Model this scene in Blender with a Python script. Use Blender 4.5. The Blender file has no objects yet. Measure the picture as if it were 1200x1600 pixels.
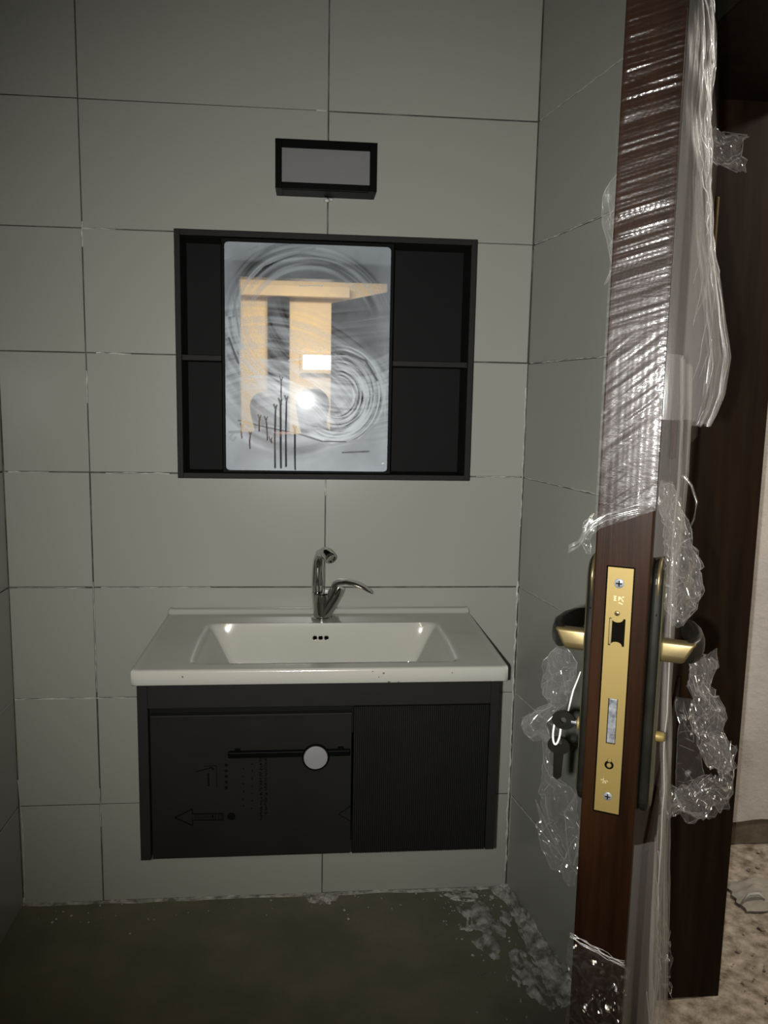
import bpy, bmesh, math, random
import numpy as np
from mathutils import Vector, Matrix, noise

S = bpy.context.scene
COL = S.collection
random.seed(7)
rng = np.random.default_rng(7)

# ------------------------------------------------------------------ camera
cam_d = bpy.data.cameras.new('camera')
cam = bpy.data.objects.new('camera', cam_d)
COL.objects.link(cam)
CAM = Vector((-0.0362, -2.0976, 1.3816))
YAW, PITCH, ROLL = 0.09108, 0.13875, 0.01885
_f = Vector((math.sin(YAW) * math.cos(PITCH), math.cos(YAW) * math.cos(PITCH), -math.sin(PITCH)))
_r0 = Vector((math.cos(YAW), -math.sin(YAW), 0))
_u0 = _r0.cross(_f)
_r = _r0 * math.cos(ROLL) + _u0 * math.sin(ROLL)
_u = _u0 * math.cos(ROLL) - _r0 * math.sin(ROLL)
CAMROT = Matrix((_r, _u, -_f)).transposed()
cam.matrix_world = Matrix.Translation(CAM) @ CAMROT.to_4x4()
cam_d.sensor_fit = 'VERTICAL'
cam_d.sensor_height = 36.0
cam_d.lens = 36.0 * 1253.7 / 1600.0
cam_d.clip_start = 0.002
S.camera = cam

# ------------------------------------------------------------------ world, lights, exposure
W = bpy.data.worlds.new('world')
S.world = W
W.use_nodes = True
W.node_tree.nodes['Background'].inputs[0].default_value = (0.55, 0.6, 0.65, 1)
W.node_tree.nodes['Background'].inputs[1].default_value = 0.04
S.view_settings.view_transform = 'Standard'
S.view_settings.look = 'None'
S.view_settings.exposure = 0.0
S.view_settings.gamma = 1.0
S.view_settings.use_curve_mapping = False
S.cycles.transparent_max_bounces = 24
S.cycles.max_bounces = 8
S.cycles.glossy_bounces = 5
S.cycles.caustics_reflective = False
S.cycles.caustics_refractive = False
S.cycles.sample_clamp_indirect = 4.0


def light(name, kind, loc, power, color, target=None, **kw):
    d = bpy.data.lights.new(name, kind)
    d.energy = power
    d.color = color
    for k, v in kw.items():
        setattr(d, k, v)
    o = bpy.data.objects.new(name, d)
    COL.objects.link(o)
    o.location = loc
    if target is not None:
        o.rotation_euler = (Vector(target) - Vector(loc)).to_track_quat('-Z', 'Y').to_euler()
    return o


FL = CAM + CAMROT @ Vector((-0.030, -0.008, -0.001))
light('phone_torch', 'SPOT', FL, 134, (1.0, 0.985, 0.95), FL + Vector((0.14, 1.0, -0.075)), shadow_soft_size=0.007,
      spot_size=math.radians(89), spot_blend=1.0)
light('hall_ceiling_light', 'AREA', (-0.1, -4.2, 2.6), 42, (1.0, 0.82, 0.58), (-0.1, -4.2, 0), shape='RECTANGLE', size=0.9, size_y=0.5)
light('side_room_light', 'AREA', (2.0, -0.9, 2.5), 26, (1.0, 0.9, 0.78), (1.4, -0.3, 0), shape='DISK', size=0.35)


# ------------------------------------------------------------------ material helpers
def new_mat(name):
    m = bpy.data.materials.new(name)
    m.use_nodes = True
    nt = m.node_tree
    nt.nodes.clear()
    out = nt.nodes.new('ShaderNodeOutputMaterial')
    return m, nt, out


def nd(nt, t, **kw):
    n = nt.nodes.new(t)
    for k, v in kw.items():
        if k.startswith('_'):
            setattr(n, k[1:], v)
        else:
            key = int(k[1:]) if k[0] == 'i' and k[1:].isdigit() else k.replace('__', ' ')
            n.inputs[key].default_value = v
    return n


def c4(c):
    return (c[0], c[1], c[2], 1.0)


def mat(name, c1, c2=None, rough=0.5, metal=0.0, spec=0.5, scale=6.0, stretch=(1, 1, 1), bump=0.0, bscale=None,
        coat=0.0, contrast=(0.35, 0.65), rvar=0.0, objvar=0.0, detail=6.0):
    """principled surface: two colours mixed by noise, optional bump, clear coat and a slight change from piece to piece"""
    m, nt, out = new_mat(name)
    L = nt.links.new
    b = nd(nt, 'ShaderNodeBsdfPrincipled', Roughness=rough, Metallic=metal)
    b.inputs['Specular IOR Level'].default_value = spec
    b.inputs['Coat Weight'].default_value = coat
    b.inputs['Coat Roughness'].default_value = 0.12
    tc = nd(nt, 'ShaderNodeTexCoord')
    mp = nd(nt, 'ShaderNodeMapping')
    mp.inputs['Scale'].default_value = stretch
    L(tc.outputs['Object'], mp.inputs['Vector'])
    n1 = nd(nt, 'ShaderNodeTexNoise', Scale=scale, Detail=detail, Roughness=0.6)
    L(mp.outputs[0], n1.inputs['Vector'])
    ramp = nd(nt, 'ShaderNodeMapRange')
    ramp.inputs[1].default_value, ramp.inputs[2].default_value = contrast
    L(n1.outputs['Fac'], ramp.inputs[0])
    mx = nd(nt, 'ShaderNodeMix', _data_type='RGBA')
    mx.inputs[6].default_value = c4(c1)
    mx.inputs[7].default_value = c4(c2 or c1)
    L(ramp.outputs[0], mx.inputs[0])
    col = mx.outputs[2]
    if objvar:
        oi = nd(nt, 'ShaderNodeObjectInfo')
        mr = nd(nt, 'ShaderNodeMapRange')
        mr.inputs[3].default_value, mr.inputs[4].default_value = 1 - objvar, 1 + objvar
        L(oi.outputs['Random'], mr.inputs[0])
        hs = nd(nt, 'ShaderNodeHueSaturation')
        L(mr.outputs[0], hs.inputs['Value'])
        L(col, hs.inputs['Color'])
        col = hs.outputs[0]
    L(col, b.inputs['Base Color'])
    if rvar:
        mr = nd(nt, 'ShaderNodeMapRange')
        mr.inputs[3].default_value, mr.inputs[4].default_value = rough, min(1, rough + rvar)
        L(ramp.outputs[0], mr.inputs[0])
        L(mr.outputs[0], b.inputs['Roughness'])
    if bump:
        n2 = nd(nt, 'ShaderNodeTexNoise', Scale=bscale or scale * 3, Detail=8.0, Roughness=0.65)
        L(mp.outputs[0], n2.inputs['Vector'])
        bp = nd(nt, 'ShaderNodeBump', Strength=1.0, Distance=bump)
        L(n2.outputs['Fac'], bp.inputs['Height'])
        L(bp.outputs[0], b.inputs['Normal'])
    L(b.outputs[0], out.inputs[0])
    return m


def film_mat(name, haze=0.05, gloss=0.05, edge=0.4, rough=0.1, bump=0.0006, scale=60, stretch=(1, 1, 1), tint=(0.86, 0.83, 0.78), sharp=0.0, sharp_rough=0.1, lift=2.5):
    """clear stretch film: see-through, shiny, slightly milky"""
    m, nt, out = new_mat(name)
    L = nt.links.new
    tc = nd(nt, 'ShaderNodeTexCoord')
    mp = nd(nt, 'ShaderNodeMapping')
    mp.inputs['Scale'].default_value = stretch
    L(tc.outputs['Object'], mp.inputs['Vector'])
    n2 = nd(nt, 'ShaderNodeTexNoise', Scale=scale, Detail=4.0, Roughness=0.55)
    L(mp.outputs[0], n2.inputs['Vector'])
    bp = nd(nt, 'ShaderNodeBump', Strength=1.0, Distance=bump)
    L(n2.outputs['Fac'], bp.inputs['Height'])
    tr = nd(nt, 'ShaderNodeBsdfTransparent')
    tr.inputs[0].default_value = (0.97, 0.97, 0.97, 1)
    df = nd(nt, 'ShaderNodeBsdfDiffuse')
    df.inputs[0].default_value = c4(tint)
    tl = nd(nt, 'ShaderNodeBsdfTranslucent')
    tl.inputs[0].default_value = c4(tint)
    gl = nd(nt, 'ShaderNodeBsdfGlossy', Roughness=rough)
    gl.inputs[0].default_value = (1, 1, 1, 1)
    for s in (df, tl, gl):
        L(bp.outputs[0], s.inputs['Normal'])
    milk = nd(nt, 'ShaderNodeMixShader', i0=0.4)
    L(df.outputs[0], milk.inputs[1]); L(tl.outputs[0], milk.inputs[2])
    lw = nd(nt, 'ShaderNodeLayerWeight', Blend=0.35)
    hz = nd(nt, 'ShaderNodeMath', _operation='MULTIPLY_ADD', i1=haze * lift, i2=haze)
    L(bp.outputs[0], lw.inputs['Normal'])
    p2 = nd(nt, 'ShaderNodeMath', _operation='POWER', i1=2.0)
    L(lw.outputs['Facing'], p2.inputs[0])
    L(p2.outputs[0], hz.inputs[0])
    body = nd(nt, 'ShaderNodeMixShader')
    L(hz.outputs[0], body.inputs[0]); L(tr.outputs[0], body.inputs[1]); L(milk.outputs[0], body.inputs[2])
    lw2 = nd(nt, 'ShaderNodeLayerWeight', Blend=0.5)
    L(bp.outputs[0], lw2.inputs['Normal'])
    p4 = nd(nt, 'ShaderNodeMath', _operation='POWER', i1=4.0)
    L(lw2.outputs['Facing'], p4.inputs[0])
    gm = nd(nt, 'ShaderNodeMath', _operation='MULTIPLY_ADD', i1=edge, i2=gloss, _use_clamp=True)
    L(p4.outputs[0], gm.inputs[0])
    fin = nd(nt, 'ShaderNodeMixShader')
    L(gm.outputs[0], fin.inputs[0]); L(body.outputs[0], fin.inputs[1]); L(gl.outputs[0], fin.inputs[2])
    if sharp:
        g2 = nd(nt, 'ShaderNodeBsdfGlossy', Roughness=sharp_rough)
        g2.inputs[0].default_value = (1, 1, 1, 1)
        L(bp.outputs[0], g2.inputs['Normal'])
        f2 = nd(nt, 'ShaderNodeMixShader', i0=sharp)
        L(fin.outputs[0], f2.inputs[1]); L(g2.outputs[0], f2.inputs[2])
        fin = f2
    L(fin.outputs[0], out.inputs[0])
    return m


def emit_mat(name, c, s):
    m, nt, out = new_mat(name)
    e = nd(nt, 'ShaderNodeEmission', Strength=s)
    e.inputs[0].default_value = c4(c)
    nt.links.new(e.outputs[0], out.inputs[0])
    return m


M = {}
M['tile'] = mat('glazed_tile', (0.262, 0.268, 0.236), (0.276, 0.278, 0.243), rough=0.27, spec=0.3, scale=2, objvar=0.025, contrast=(0.1, 0.9))
M['grout'] = mat('grout', (0.05, 0.05, 0.042), (0.16, 0.16, 0.14), rough=0.95, spec=0.1, scale=16, bump=0.001, contrast=(0.5, 0.75))
M['smear'] = mat('dried_grout', (0.30, 0.30, 0.27), (0.48, 0.48, 0.44), rough=0.9, spec=0.1, scale=60, bump=0.001)
M['floor'] = mat('dusty_screed', (0.102, 0.096, 0.068), (0.145, 0.132, 0.093), rough=0.65, scale=5, spec=0.2, bump=0.0015, bscale=40, rvar=0.2)
M['mortar'] = mat('dry_mortar', (0.12, 0.115, 0.096), (0.42, 0.41, 0.37), rough=0.95, spec=0.1, scale=30, bump=0.003, bscale=80)
M['concrete'] = mat('rough_concrete', (0.17, 0.13, 0.092), (0.62, 0.55, 0.45), rough=0.95, spec=0.1, scale=26, bump=0.008, bscale=45, detail=12, contrast=(0.32, 0.68))
M['plaster'] = mat('grey_plaster', (0.46, 0.43, 0.40), (0.56, 0.53, 0.50), rough=0.95, scale=5, bump=0.004, bscale=45)
M['base'] = mat('bare_wall_foot', (0.10, 0.08, 0.055), (0.17, 0.14, 0.105), rough=0.95, spec=0.1, scale=12, bump=0.004)
M['paintwall'] = mat('cream_paint', (0.78, 0.66, 0.46), (0.82, 0.70, 0.50), rough=0.8, scale=2)
M['ceil'] = mat('ceiling_paint', (0.6, 0.58, 0.54), (0.64, 0.62, 0.58), rough=0.9)
M['greywall'] = mat('dim_tile_wall', (0.32, 0.33, 0.32), (0.36, 0.36, 0.34), rough=0.3, scale=2)
M['cabinet'] = mat('charcoal_board', (0.0105, 0.0103, 0.0096), (0.012, 0.0118, 0.011), rough=0.6, spec=0.12, scale=30)
M['cabdoor'] = mat('charcoal_door_board', (0.0066, 0.0066, 0.0064), (0.0078, 0.0078, 0.0075), rough=0.6, spec=0.12, scale=8)
M['cabdark'] = mat('charcoal_board_back', (0.0045, 0.0045, 0.0047), (0.0053, 0.0053, 0.0055), rough=0.6, spec=0.08, scale=8)
M['black'] = mat('black_metal', (0.001, 0.001, 0.001), (0.0015, 0.0015, 0.0015), rough=0.5, spec=0.05, scale=20)
M['ceramic'] = mat('white_ceramic', (0.355, 0.35, 0.312), (0.37, 0.365, 0.328), rough=0.10, spec=0.45, scale=3, rvar=0.05)
M['chrome'] = mat('chrome', (0.62, 0.63, 0.62), (0.70, 0.70, 0.69), rough=0.06, metal=1.0, scale=10, rvar=0.06)
M['silver'] = mat('brushed_silver', (0.75, 0.75, 0.77), (0.55, 0.55, 0.57), rough=0.35, metal=0.85, scale=4)
M['dark_hole'] = mat('dark_hole', (0.0015, 0.0013, 0.001), (0.003, 0.0026, 0.002), rough=0.9, spec=0.0)
M['diffuser'] = mat('grey_diffuser', (0.135, 0.136, 0.134), (0.142, 0.142, 0.14), rough=0.5, spec=0.2, scale=3)
M['wood'] = mat('dark_varnished_wood', (0.0045, 0.0017, 0.0006), (0.0125, 0.0050, 0.0020), rough=0.4, spec=0.05, scale=5, stretch=(9, 9, 0.6), bump=0.0003, bscale=14)
M['jamb'] = mat('dark_frame_wood', (0.0060, 0.0030, 0.0013), (0.0145, 0.0073, 0.0032), rough=0.5, spec=0.15, scale=5, stretch=(8, 8, 0.6))
M['brass'] = mat('brushed_brass', (0.125, 0.090, 0.026), (0.140, 0.102, 0.032), rough=0.48, metal=0.35, spec=0.25, scale=6, stretch=(1, 1, 0.3), rvar=0.08)
M['bronze'] = mat('antique_brass', (0.10, 0.078, 0.034), (0.15, 0.115, 0.05), rough=0.33, metal=0.75, scale=12, rvar=0.1)
M['bronze_dark'] = mat('dark_bronze', (0.003, 0.0028, 0.002), (0.006, 0.0056, 0.004), rough=0.3, spec=0.2, scale=12, rvar=0.1)
M['bronze_dim'] = mat('dull_brass', (0.030, 0.028, 0.015), (0.05, 0.046, 0.024), rough=0.35, metal=0.4, spec=0.4, scale=12)
M['steel'] = mat('zinc_steel', (0.05, 0.056, 0.062), (0.15, 0.155, 0.165), rough=0.45, metal=0.3, spec=0.3, scale=160)
M['whiteplastic'] = mat('white_plastic', (0.42, 0.42, 0.40), (0.48, 0.48, 0.46), rough=0.4)
M['print'] = mat('black_print', (0.0015, 0.0015, 0.0015), (0.002, 0.002, 0.002), rough=0.5, spec=0.1)
M['sheet'] = mat('dusty_protective_sheet', (0.0080, 0.0080, 0.0068), (0.0105, 0.0103, 0.0088), rough=0.4, scale=5, spec=0.2, bump=0.0006, bscale=9)
M['sack'] = mat('grey_sack', (0.30, 0.28, 0.24), (0.42, 0.39, 0.34), rough=0.9, scale=20, bump=0.002)
M['skin'] = mat('skin', (0.42, 0.25, 0.18), (0.46, 0.28, 0.20), rough=0.5)
M['hair'] = mat('dark_hair', (0.012, 0.010, 0.009), (0.02, 0.017, 0.014), rough=0.5, scale=40, stretch=(6, 6, 1))
M['cloth_dark'] = mat('dark_cloth', (0.03, 0.035, 0.05), (0.05, 0.055, 0.075), rough=0.9, scale=30)
M['cloth_pink'] = mat('pink_cloth', (0.42, 0.22, 0.22), (0.48, 0.26, 0.25), rough=0.9, scale=30)
M['cloth_blue'] = mat('blue_cloth', (0.06, 0.08, 0.16), (0.09, 0.11, 0.2), rough=0.9, scale=30)
M['eye'] = mat('eye', (0.5, 0.5, 0.48), (0.55, 0.55, 0.52), rough=0.2)
M['glass_dark'] = mat('dark_glass', (0.01, 0.01, 0.012), (0.012, 0.012, 0.014), rough=0.08)
M['daylight'] = emit_mat('daylight_pane', (0.95, 0.97, 1.0), 5.0)
M['film_tight'] = film_mat('tight_film', haze=0.003, gloss=0.008, edge=0.15, rough=0.36, bump=0.0004, scale=70, stretch=(1, 1, 3), sharp=0.008, sharp_rough=0.10)
M['film_fold'] = film_mat('folded_film', haze=0.026, gloss=0.008, edge=0.14, rough=0.3, bump=0.0006, scale=34, stretch=(3, 3, 0.35), sharp=0.003, sharp_rough=0.16, lift=4.0)
M['film_crumple'] = film_mat('crumpled_film', haze=0.015, gloss=0.010, edge=0.16, rough=0.3, bump=0.0003, scale=90, sharp=0.035, sharp_rough=0.12, lift=14.0)
M['film_clear'] = film_mat('clear_film', haze=0.008, gloss=0.006, edge=0.12, rough=0.3, bump=0.0003, scale=60, sharp=0.06, sharp_rough=0.16, lift=25.0)
M['film_crease'] = film_mat('film_fold_line', haze=0.16, gloss=0.03, edge=0.2, rough=0.3, bump=0.0002, scale=90, sharp=0.04, sharp_rough=0.15, lift=1.0)
M['film_sheet'] = film_mat('milky_film', haze=0.045, gloss=0.008, edge=0.14, rough=0.3, bump=0.0006, scale=34, stretch=(3, 3, 0.35), sharp=0.003, sharp_rough=0.16, lift=3.0)


# ------------------------------------------------------------------ mesh helpers
class MB:
    def __init__(s):
        s.v = []
        s.f = []

    def add(s, vs, fs):
        o = len(s.v)
        s.v += [tuple(p) for p in vs]
        s.f += [tuple(i + o for i in f) for f in fs]
        return s

    def box(s, x0, x1, y0, y1, z0, z1):
        return s.add([(x0, y0, z0), (x1, y0, z0), (x1, y1, z0), (x0, y1, z0), (x0, y0, z1), (x1, y0, z1), (x1, y1, z1), (x0, y1, z1)],
                     [(0, 3, 2, 1), (4, 5, 6, 7), (0, 1, 5, 4), (1, 2, 6, 5), (2, 3, 7, 6), (3, 0, 4, 7)])

    def prism(s, pts, fn, d0, d1):
        """closed outline pts (p,q) pushed from d0 to d1; fn(p,q,d) gives the point"""
        n = len(pts)
        vs = [fn(p, q, d0) for p, q in pts] + [fn(p, q, d1) for p, q in pts]
        fs = [tuple(range(n)), tuple(range(2 * n - 1, n - 1, -1))]
        fs += [(i, (i + 1) % n, n + (i + 1) % n, n + i) for i in range(n)]
        return s.add(vs, fs)

    def tube(s, path, rad, n=12, caps=True, sq=(1, 1), up=(0, 0, 1), power=2.0):
        P = [Vector(p) for p in path]
        R = rad if hasattr(rad, '__len__') else [rad] * len(P)
        vs, fs = [], []
        upv = Vector(up)
        for i, p in enumerate(P):
            t = (P[min(i + 1, len(P) - 1)] - P[max(i - 1, 0)]).normalized()
            a = upv.cross(t)
            if a.length < 1e-3:
                a = Vector((1, 0, 0)).cross(t)
            a.normalize()
            b = t.cross(a)
            for k in range(n):
                w = 2 * math.pi * k / n
                cx, sx = math.cos(w), math.sin(w)
                e = 2.0 / power
                cx = math.copysign(abs(cx) ** e, cx)
                sx = math.copysign(abs(sx) ** e, sx)
                vs.append(p + a * (R[i] * sq[0] * cx) + b * (R[i] * sq[1] * sx))
        for i in range(len(P) - 1):
            for k in range(n):
                fs.append((i * n + k, i * n + (k + 1) % n, (i + 1) * n + (k + 1) % n, (i + 1) * n + k))
        if caps:
            fs.append(tuple(range(n - 1, -1, -1)))
            fs.append(tuple(range((len(P) - 1) * n, len(P) * n)))
        return s.add(vs, fs)

    def lathe(s, prof, c, axis=(0, 0, 1), n=24):
        """prof: (radius, height) along axis from c"""
        ax = Vector(axis).normalized()
        a = ax.cross(Vector((0, 0, 1)))
        if a.length < 1e-3:
            a = Vector((1, 0, 0))
        a.normalize()
        b = ax.cross(a)
        c = Vector(c)
        vs, fs = [], []
        for r, h in prof:
            for k in range(n):
                w = 2 * math.pi * k / n
                vs.append(c + ax * h + a * (r * math.cos(w)) + b * (r * math.sin(w)))
        m = len(prof)
        for i in range(m - 1):
            for k in range(n):
                fs.append((i * n + k, i * n + (k + 1) % n, (i + 1) * n + (k + 1) % n, (i + 1) * n + k))
        fs.append(tuple(range(n - 1, -1, -1)))
        fs.append(tuple(range((m - 1) * n, m * n)))
        return s.add(vs, fs)

    def grid(s, fn, nu, nv, keep=None):
        vs = [fn(i / (nu - 1), j / (nv - 1)) for j in range(nv) for i in range(nu)]
        fs = []
        for j in range(nv - 1):
            for i in range(nu - 1):
                if keep is None or keep((i + .5) / (nu - 1), (j + .5) / (nv - 1)):
                    fs.append((j * nu + i, j * nu + i + 1, (j + 1) * nu + i + 1, (j + 1) * nu + i))
        return s.add(vs, fs)

    def rock(s, c, r, seed=0, flat=0.7):
        t = (1 + 5 ** .5) / 2
        vs = [(-1, t, 0), (1, t, 0), (-1, -t, 0), (1, -t, 0), (0, -1, t), (0, 1, t), (0, -1, -t), (0, 1, -t), (t, 0, -1), (t, 0, 1), (-t, 0, -1), (-t, 0, 1)]
        fs = [(0, 11, 5), (0, 5, 1), (0, 1, 7), (0, 7, 10), (0, 10, 11), (1, 5, 9), (5, 11, 4), (11, 10, 2), (10, 7, 6), (7, 1, 8),
              (3, 9, 4), (3, 4, 2), (3, 2, 6), (3, 6, 8), (3, 8, 9), (4, 9, 5), (2, 4, 11), (6, 2, 10), (8, 6, 7), (9, 8, 1)]
        rr = random.Random(seed)
        out = []
        for x, y, z in vs:
            k = r / 1.9 * (0.7 + 0.6 * rr.random())
            out.append((c[0] + x * k, c[1] + y * k, c[2] + z * k * flat))
        return s.add(out, fs)

    def build(s, name, m, parent=None, smooth=False, bevel=0.0, fn=None, kind=None, recalc=True, base=None, seg=2, angle=40):
        vs = [fn(*p) for p in s.v] if fn else s.v
        vs = [Vector(p) for p in vs]
        if parent is not None:
            org = parent.matrix_world.translation
        elif base is not None:
            org = Vector(base)
        else:
            xs, ys, zs = zip(*[tuple(p) for p in vs])
            org = Vector(((min(xs) + max(xs)) / 2, (min(ys) + max(ys)) / 2, min(zs)))
        me = bpy.data.meshes.new(name)
        me.from_pydata([tuple(p - org) for p in vs], [], s.f)
        if recalc:
            bm = bmesh.new()
            bm.from_mesh(me)
            bmesh.ops.recalc_face_normals(bm, faces=bm.faces)
            bm.to_mesh(me)
            bm.free()
        me.materials.append(m)
        if smooth:
            me.polygons.foreach_set('use_smooth', [True] * len(me.polygons))
            if smooth == 'auto':
                me.set_sharp_from_angle(angle=math.radians(angle))
        o = bpy.data.objects.new(name, me)
        COL.objects.link(o)
        if parent is not None:
            o.parent = parent
            o.matrix_world = Matrix.Translation(org)
        else:
            o.matrix_world = Matrix.Translation(org)
        if bevel:
            b = o.modifiers.new('edge', 'BEVEL')
            b.width = bevel
            b.segments = seg
            b.limit_method = 'ANGLE'
        if kind:
            o['kind'] = kind
        return o


def tag(o, label=None, cat=None, group=None, kind=None):
    for k, v in (('label', label), ('category', cat), ('group', group), ('kind', kind)):
        if v:
            o[k] = v
    return o


def thing(name, loc, label=None, cat=None, group=None, kind=None):
    o = bpy.data.objects.new(name, None)
    o.empty_display_size = 0.05
    COL.objects.link(o)
    o.matrix_world = Matrix.Translation(Vector(loc))
    return tag(o, label, cat, group, kind)


def bx(name, b, m, parent=None, **kw):
    return MB().box(*b).build(name, m, parent, **kw)


# ------------------------------------------------------------------ room shell
ROWS = [0.0, 0.284, 0.584, 0.884, 1.184, 1.484, 1.784, 2.084, 2.384, 2.65]
XL, XR = -0.812, 0.5281          # left and right ends of the back wall
RW = Vector((0.602, -0.44, 0))   # where the right wall stops at the doorway
RC = Vector((XR, 0, 0))
GAP = 0.0028


def tile_mesh(w, h, t=0.008, c=0.0012):
    me = bpy.data.meshes.new('tile')
    x, z = w / 2, h / 2
    vs = [(-x, 0.0, -z), (x, 0, -z), (x, 0, z), (-x, 0, z)]
    vs = [(-x + c, 0, -z + c), (x - c, 0, -z + c), (x - c, 0, z - c), (-x + c, 0, z - c),
          (-x, c, -z), (x, c, -z), (x, c, z), (-x, c, z), (-x, t, -z), (x, t, -z), (x, t, z), (-x, t, z)]
    fs = [(0, 1, 2, 3)] + [(i, i + 4, (i + 1) % 4 + 4, (i + 1) % 4) for i in range(4)] + [(i + 4, i + 8, (i + 1) % 4 + 8, (i + 1) % 4 + 4) for i in range(4)] + [(11, 10, 9, 8)]
    me.from_pydata(vs, [], fs)
    me.materials.append(M['tile'])
    return me


_tm = {}


def lay_tile(wall, frame, u0, u1, z0, z1):
    """one tile; frame maps (along, outward, up) to the room"""
    w, h = round(u1 - u0 - GAP, 4), round(z1 - z0 - GAP, 4)
    if (w, h) not in _tm:
        _tm[(w, h)] = tile_mesh(w, h)
    o = bpy.data.objects.new('tile', _tm[(w, h)])
    COL.objects.link(o)
    rr = random.uniform
    o.parent = wall
    o.matrix_world = frame @ Matrix.Translation(((u0 + u1) / 2 + rr(-.0006, .0006), rr(-.0006, .0004), (z0 + z1) / 2 + rr(-.0012, .0012))) @ Matrix.Rotation(rr(-.0018, .0018), 4, 'Y') @ Matrix.Rotation(rr(-.0016, .0016), 4, 'Z')
    return o


def smear(frame, pts, wmax, wall, seed):
    """a thin ragged line of dried grout sitting on a joint"""
    mb = MB()
    n = max(4, int((Vector(pts[1]) - Vector(pts[0])).length / 0.006))
    a, b = Vector(pts[0]), Vector(pts[1])
    d = (b - a).normalized()
    q = Vector((0, 1, 0)).cross(d)
    top, bot, mid = [], [], []
    for i in range(n + 1):
        p = a + (b - a) * (i / n)
        k = noise.noise(Vector((i * .25, seed * 3.1, 0)))
        w = max(0.0004, wmax * (0.45 + 0.9 * k))
        w2 = max(0.0004, wmax * (0.4 + 0.9 * noise.noise(Vector((i * .31, seed * 1.7, 5)))))
        top.append(frame @ (p + q * w + Vector((0, 0.0004, 0))))
        mid.append(frame @ (p + Vector((0, -0.0012, 0))))
        bot.append(frame @ (p - q * w2 + Vector((0, 0.0004, 0))))
    fs = []
    m = n + 1
    for i in range(n):
        fs += [(i, i + 1, m + i + 1, m + i), (m + i, m + i + 1, 2 * m + i + 1, 2 * m + i)]
    mb.add(top + mid + bot, fs)
    return mb


# back wall: faces -Y
wall_back = bx('wall_back', (XL - 0.1, XR + 0.1, 0.0022, 0.15, 0, 2.65), M['grout'])
tag(wall_back, kind='structure')
FB = Matrix.Identity(4)
for x0, x1 in ((XL, -0.6), (-0.6, 0.0), (0.0, XR)):
    for z0, z1 in zip(ROWS, ROWS[1:]):
        lay_tile(wall_back, FB, x0, x1, z0, z1)
# right wall: from the corner to the doorway, turned a little
DR = (RW - RC).normalized()
NRM = Vector((0, 0, 1)).cross(DR)             # into the wall
FR = Matrix(((DR.x, NRM.x, 0, RC.x), (DR.y, NRM.y, 0, RC.y), (0, 0, 1, 0), (0, 0, 0, 1)))
if NRM.x < 0:
    FR = Matrix(((DR.x, -NRM.x, 0, RC.x), (DR.y, -NRM.y, 0, RC.y), (0, 0, 1, 0), (0, 0, 0, 1)))
LR = (RW - RC).length
mb = MB()
pin, pout = RC + Vector((0.0022, 0, 0)), RW + Vector((0.0022, 0, 0))
mb.prism([(pin.x, 0.0022), (pout.x, RW.y), (0.915, RW.y), (0.915, 0.15), (pin.x, 0.15)], lambda p, q, d: (p, q, d), 0, 2.65)
wall_right = mb.build('wall_right', M['grout'])
tag(wall_right, kind='structure')
for z0, z1 in zip(ROWS, ROWS[1:]):
    lay_tile(wall_right, FR, 0.0008, LR, z0, z1)
# left wall
wall_left = bx('wall_left', (XL - 0.15, XL - 0.0022, -2.62, 0.0022, 0, 2.65), M['grout'])
tag(wall_left, kind='structure')
FLW = Matrix(((0, -1, 0, XL), (-1, 0, 0, 0), (0, 0, 1, 0), (0, 0, 0, 1)))
FLW = Matrix(((0, -1, 0, XL), (1, 0, 0, 0), (0, 0, 1, 0), (0, 0, 0, 1)))
for y0, y1 in ((-0.6, 0), (-1.2, -0.6), (-1.8, -1.2), (-2.4, -1.8)):
    for z0, z1 in zip(ROWS, ROWS[1:]):
        lay_tile(wall_left, FLW, y0, y1, z0, z1)
# smears of grout on the joints
sm = MB()


def put(frame, a, b, w, seed):
    t = smear(frame, (a, b), w, None, seed)
    sm.add(t.v, t.f)


for k, (xa, xb, z, w) in enumerate([(-.03, -.004, 2.084, .0034), (-.60, -.55, 1.784, .0030), (-.575, -.49, 1.484, .0036), (-.60, -.52, 1.784, .002),
                                    (-.56, -.40, 1.184, .0030), (-.80, -.70, 1.184, .0030), (-.79, -.62, 0.884, .0022), (-.42, -.30, 0.884, .002),
                                    (-.81, -.60, 0.584, .0032), (-.60, -.45, 0.584, .0026), (.40, .52, 1.184, .0026), (-.58, -.42, 0.884, .002)]):
    put(FB, (xa, 0, z), (xb, 0, z), w, k)
for k, (x, za, zb, w) in enumerate([(-.6, 1.36, 1.44, .0030), (-.6, 0.83, 0.9, .002), (0, 1.13, 1.18, .0026), (-.6, 1.74, 1.80, .0036), (-.6, .6, .86, .0018), (-.6, .22, .33, .0026)]):
    put(FB, (x, 0, za), (x, 0, zb), w, 20 + k)
put(FB, (XR - .003, 0, 1.05), (XR - .003, 0, 1.42), .0036, 41)
put(FB, (XR - .004, 0, 0.05), (XR - .004, 0, .90), .0062, 42)
put(FR, (.008, 0, 0.1), (.008, 0, .88), .0052, 43)
put(FB, (XL + .003, 0, 0.0), (XL + .008, 0, .20), .0055, 44)
put(FB, (XL + .008, 0, 0.2), (XL - .0, 0, .36), .0032, 45)
for k, z in enumerate(ROWS[1:-1]):
    put(FR, (.01, 0, z), (LR - .02, 0, z), .0030 if z > 1 else .0018, 50 + k)
sm.build('grout_smears', M['smear'], wall_back, kind='stuff', recalc=False, smooth=True)
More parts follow.
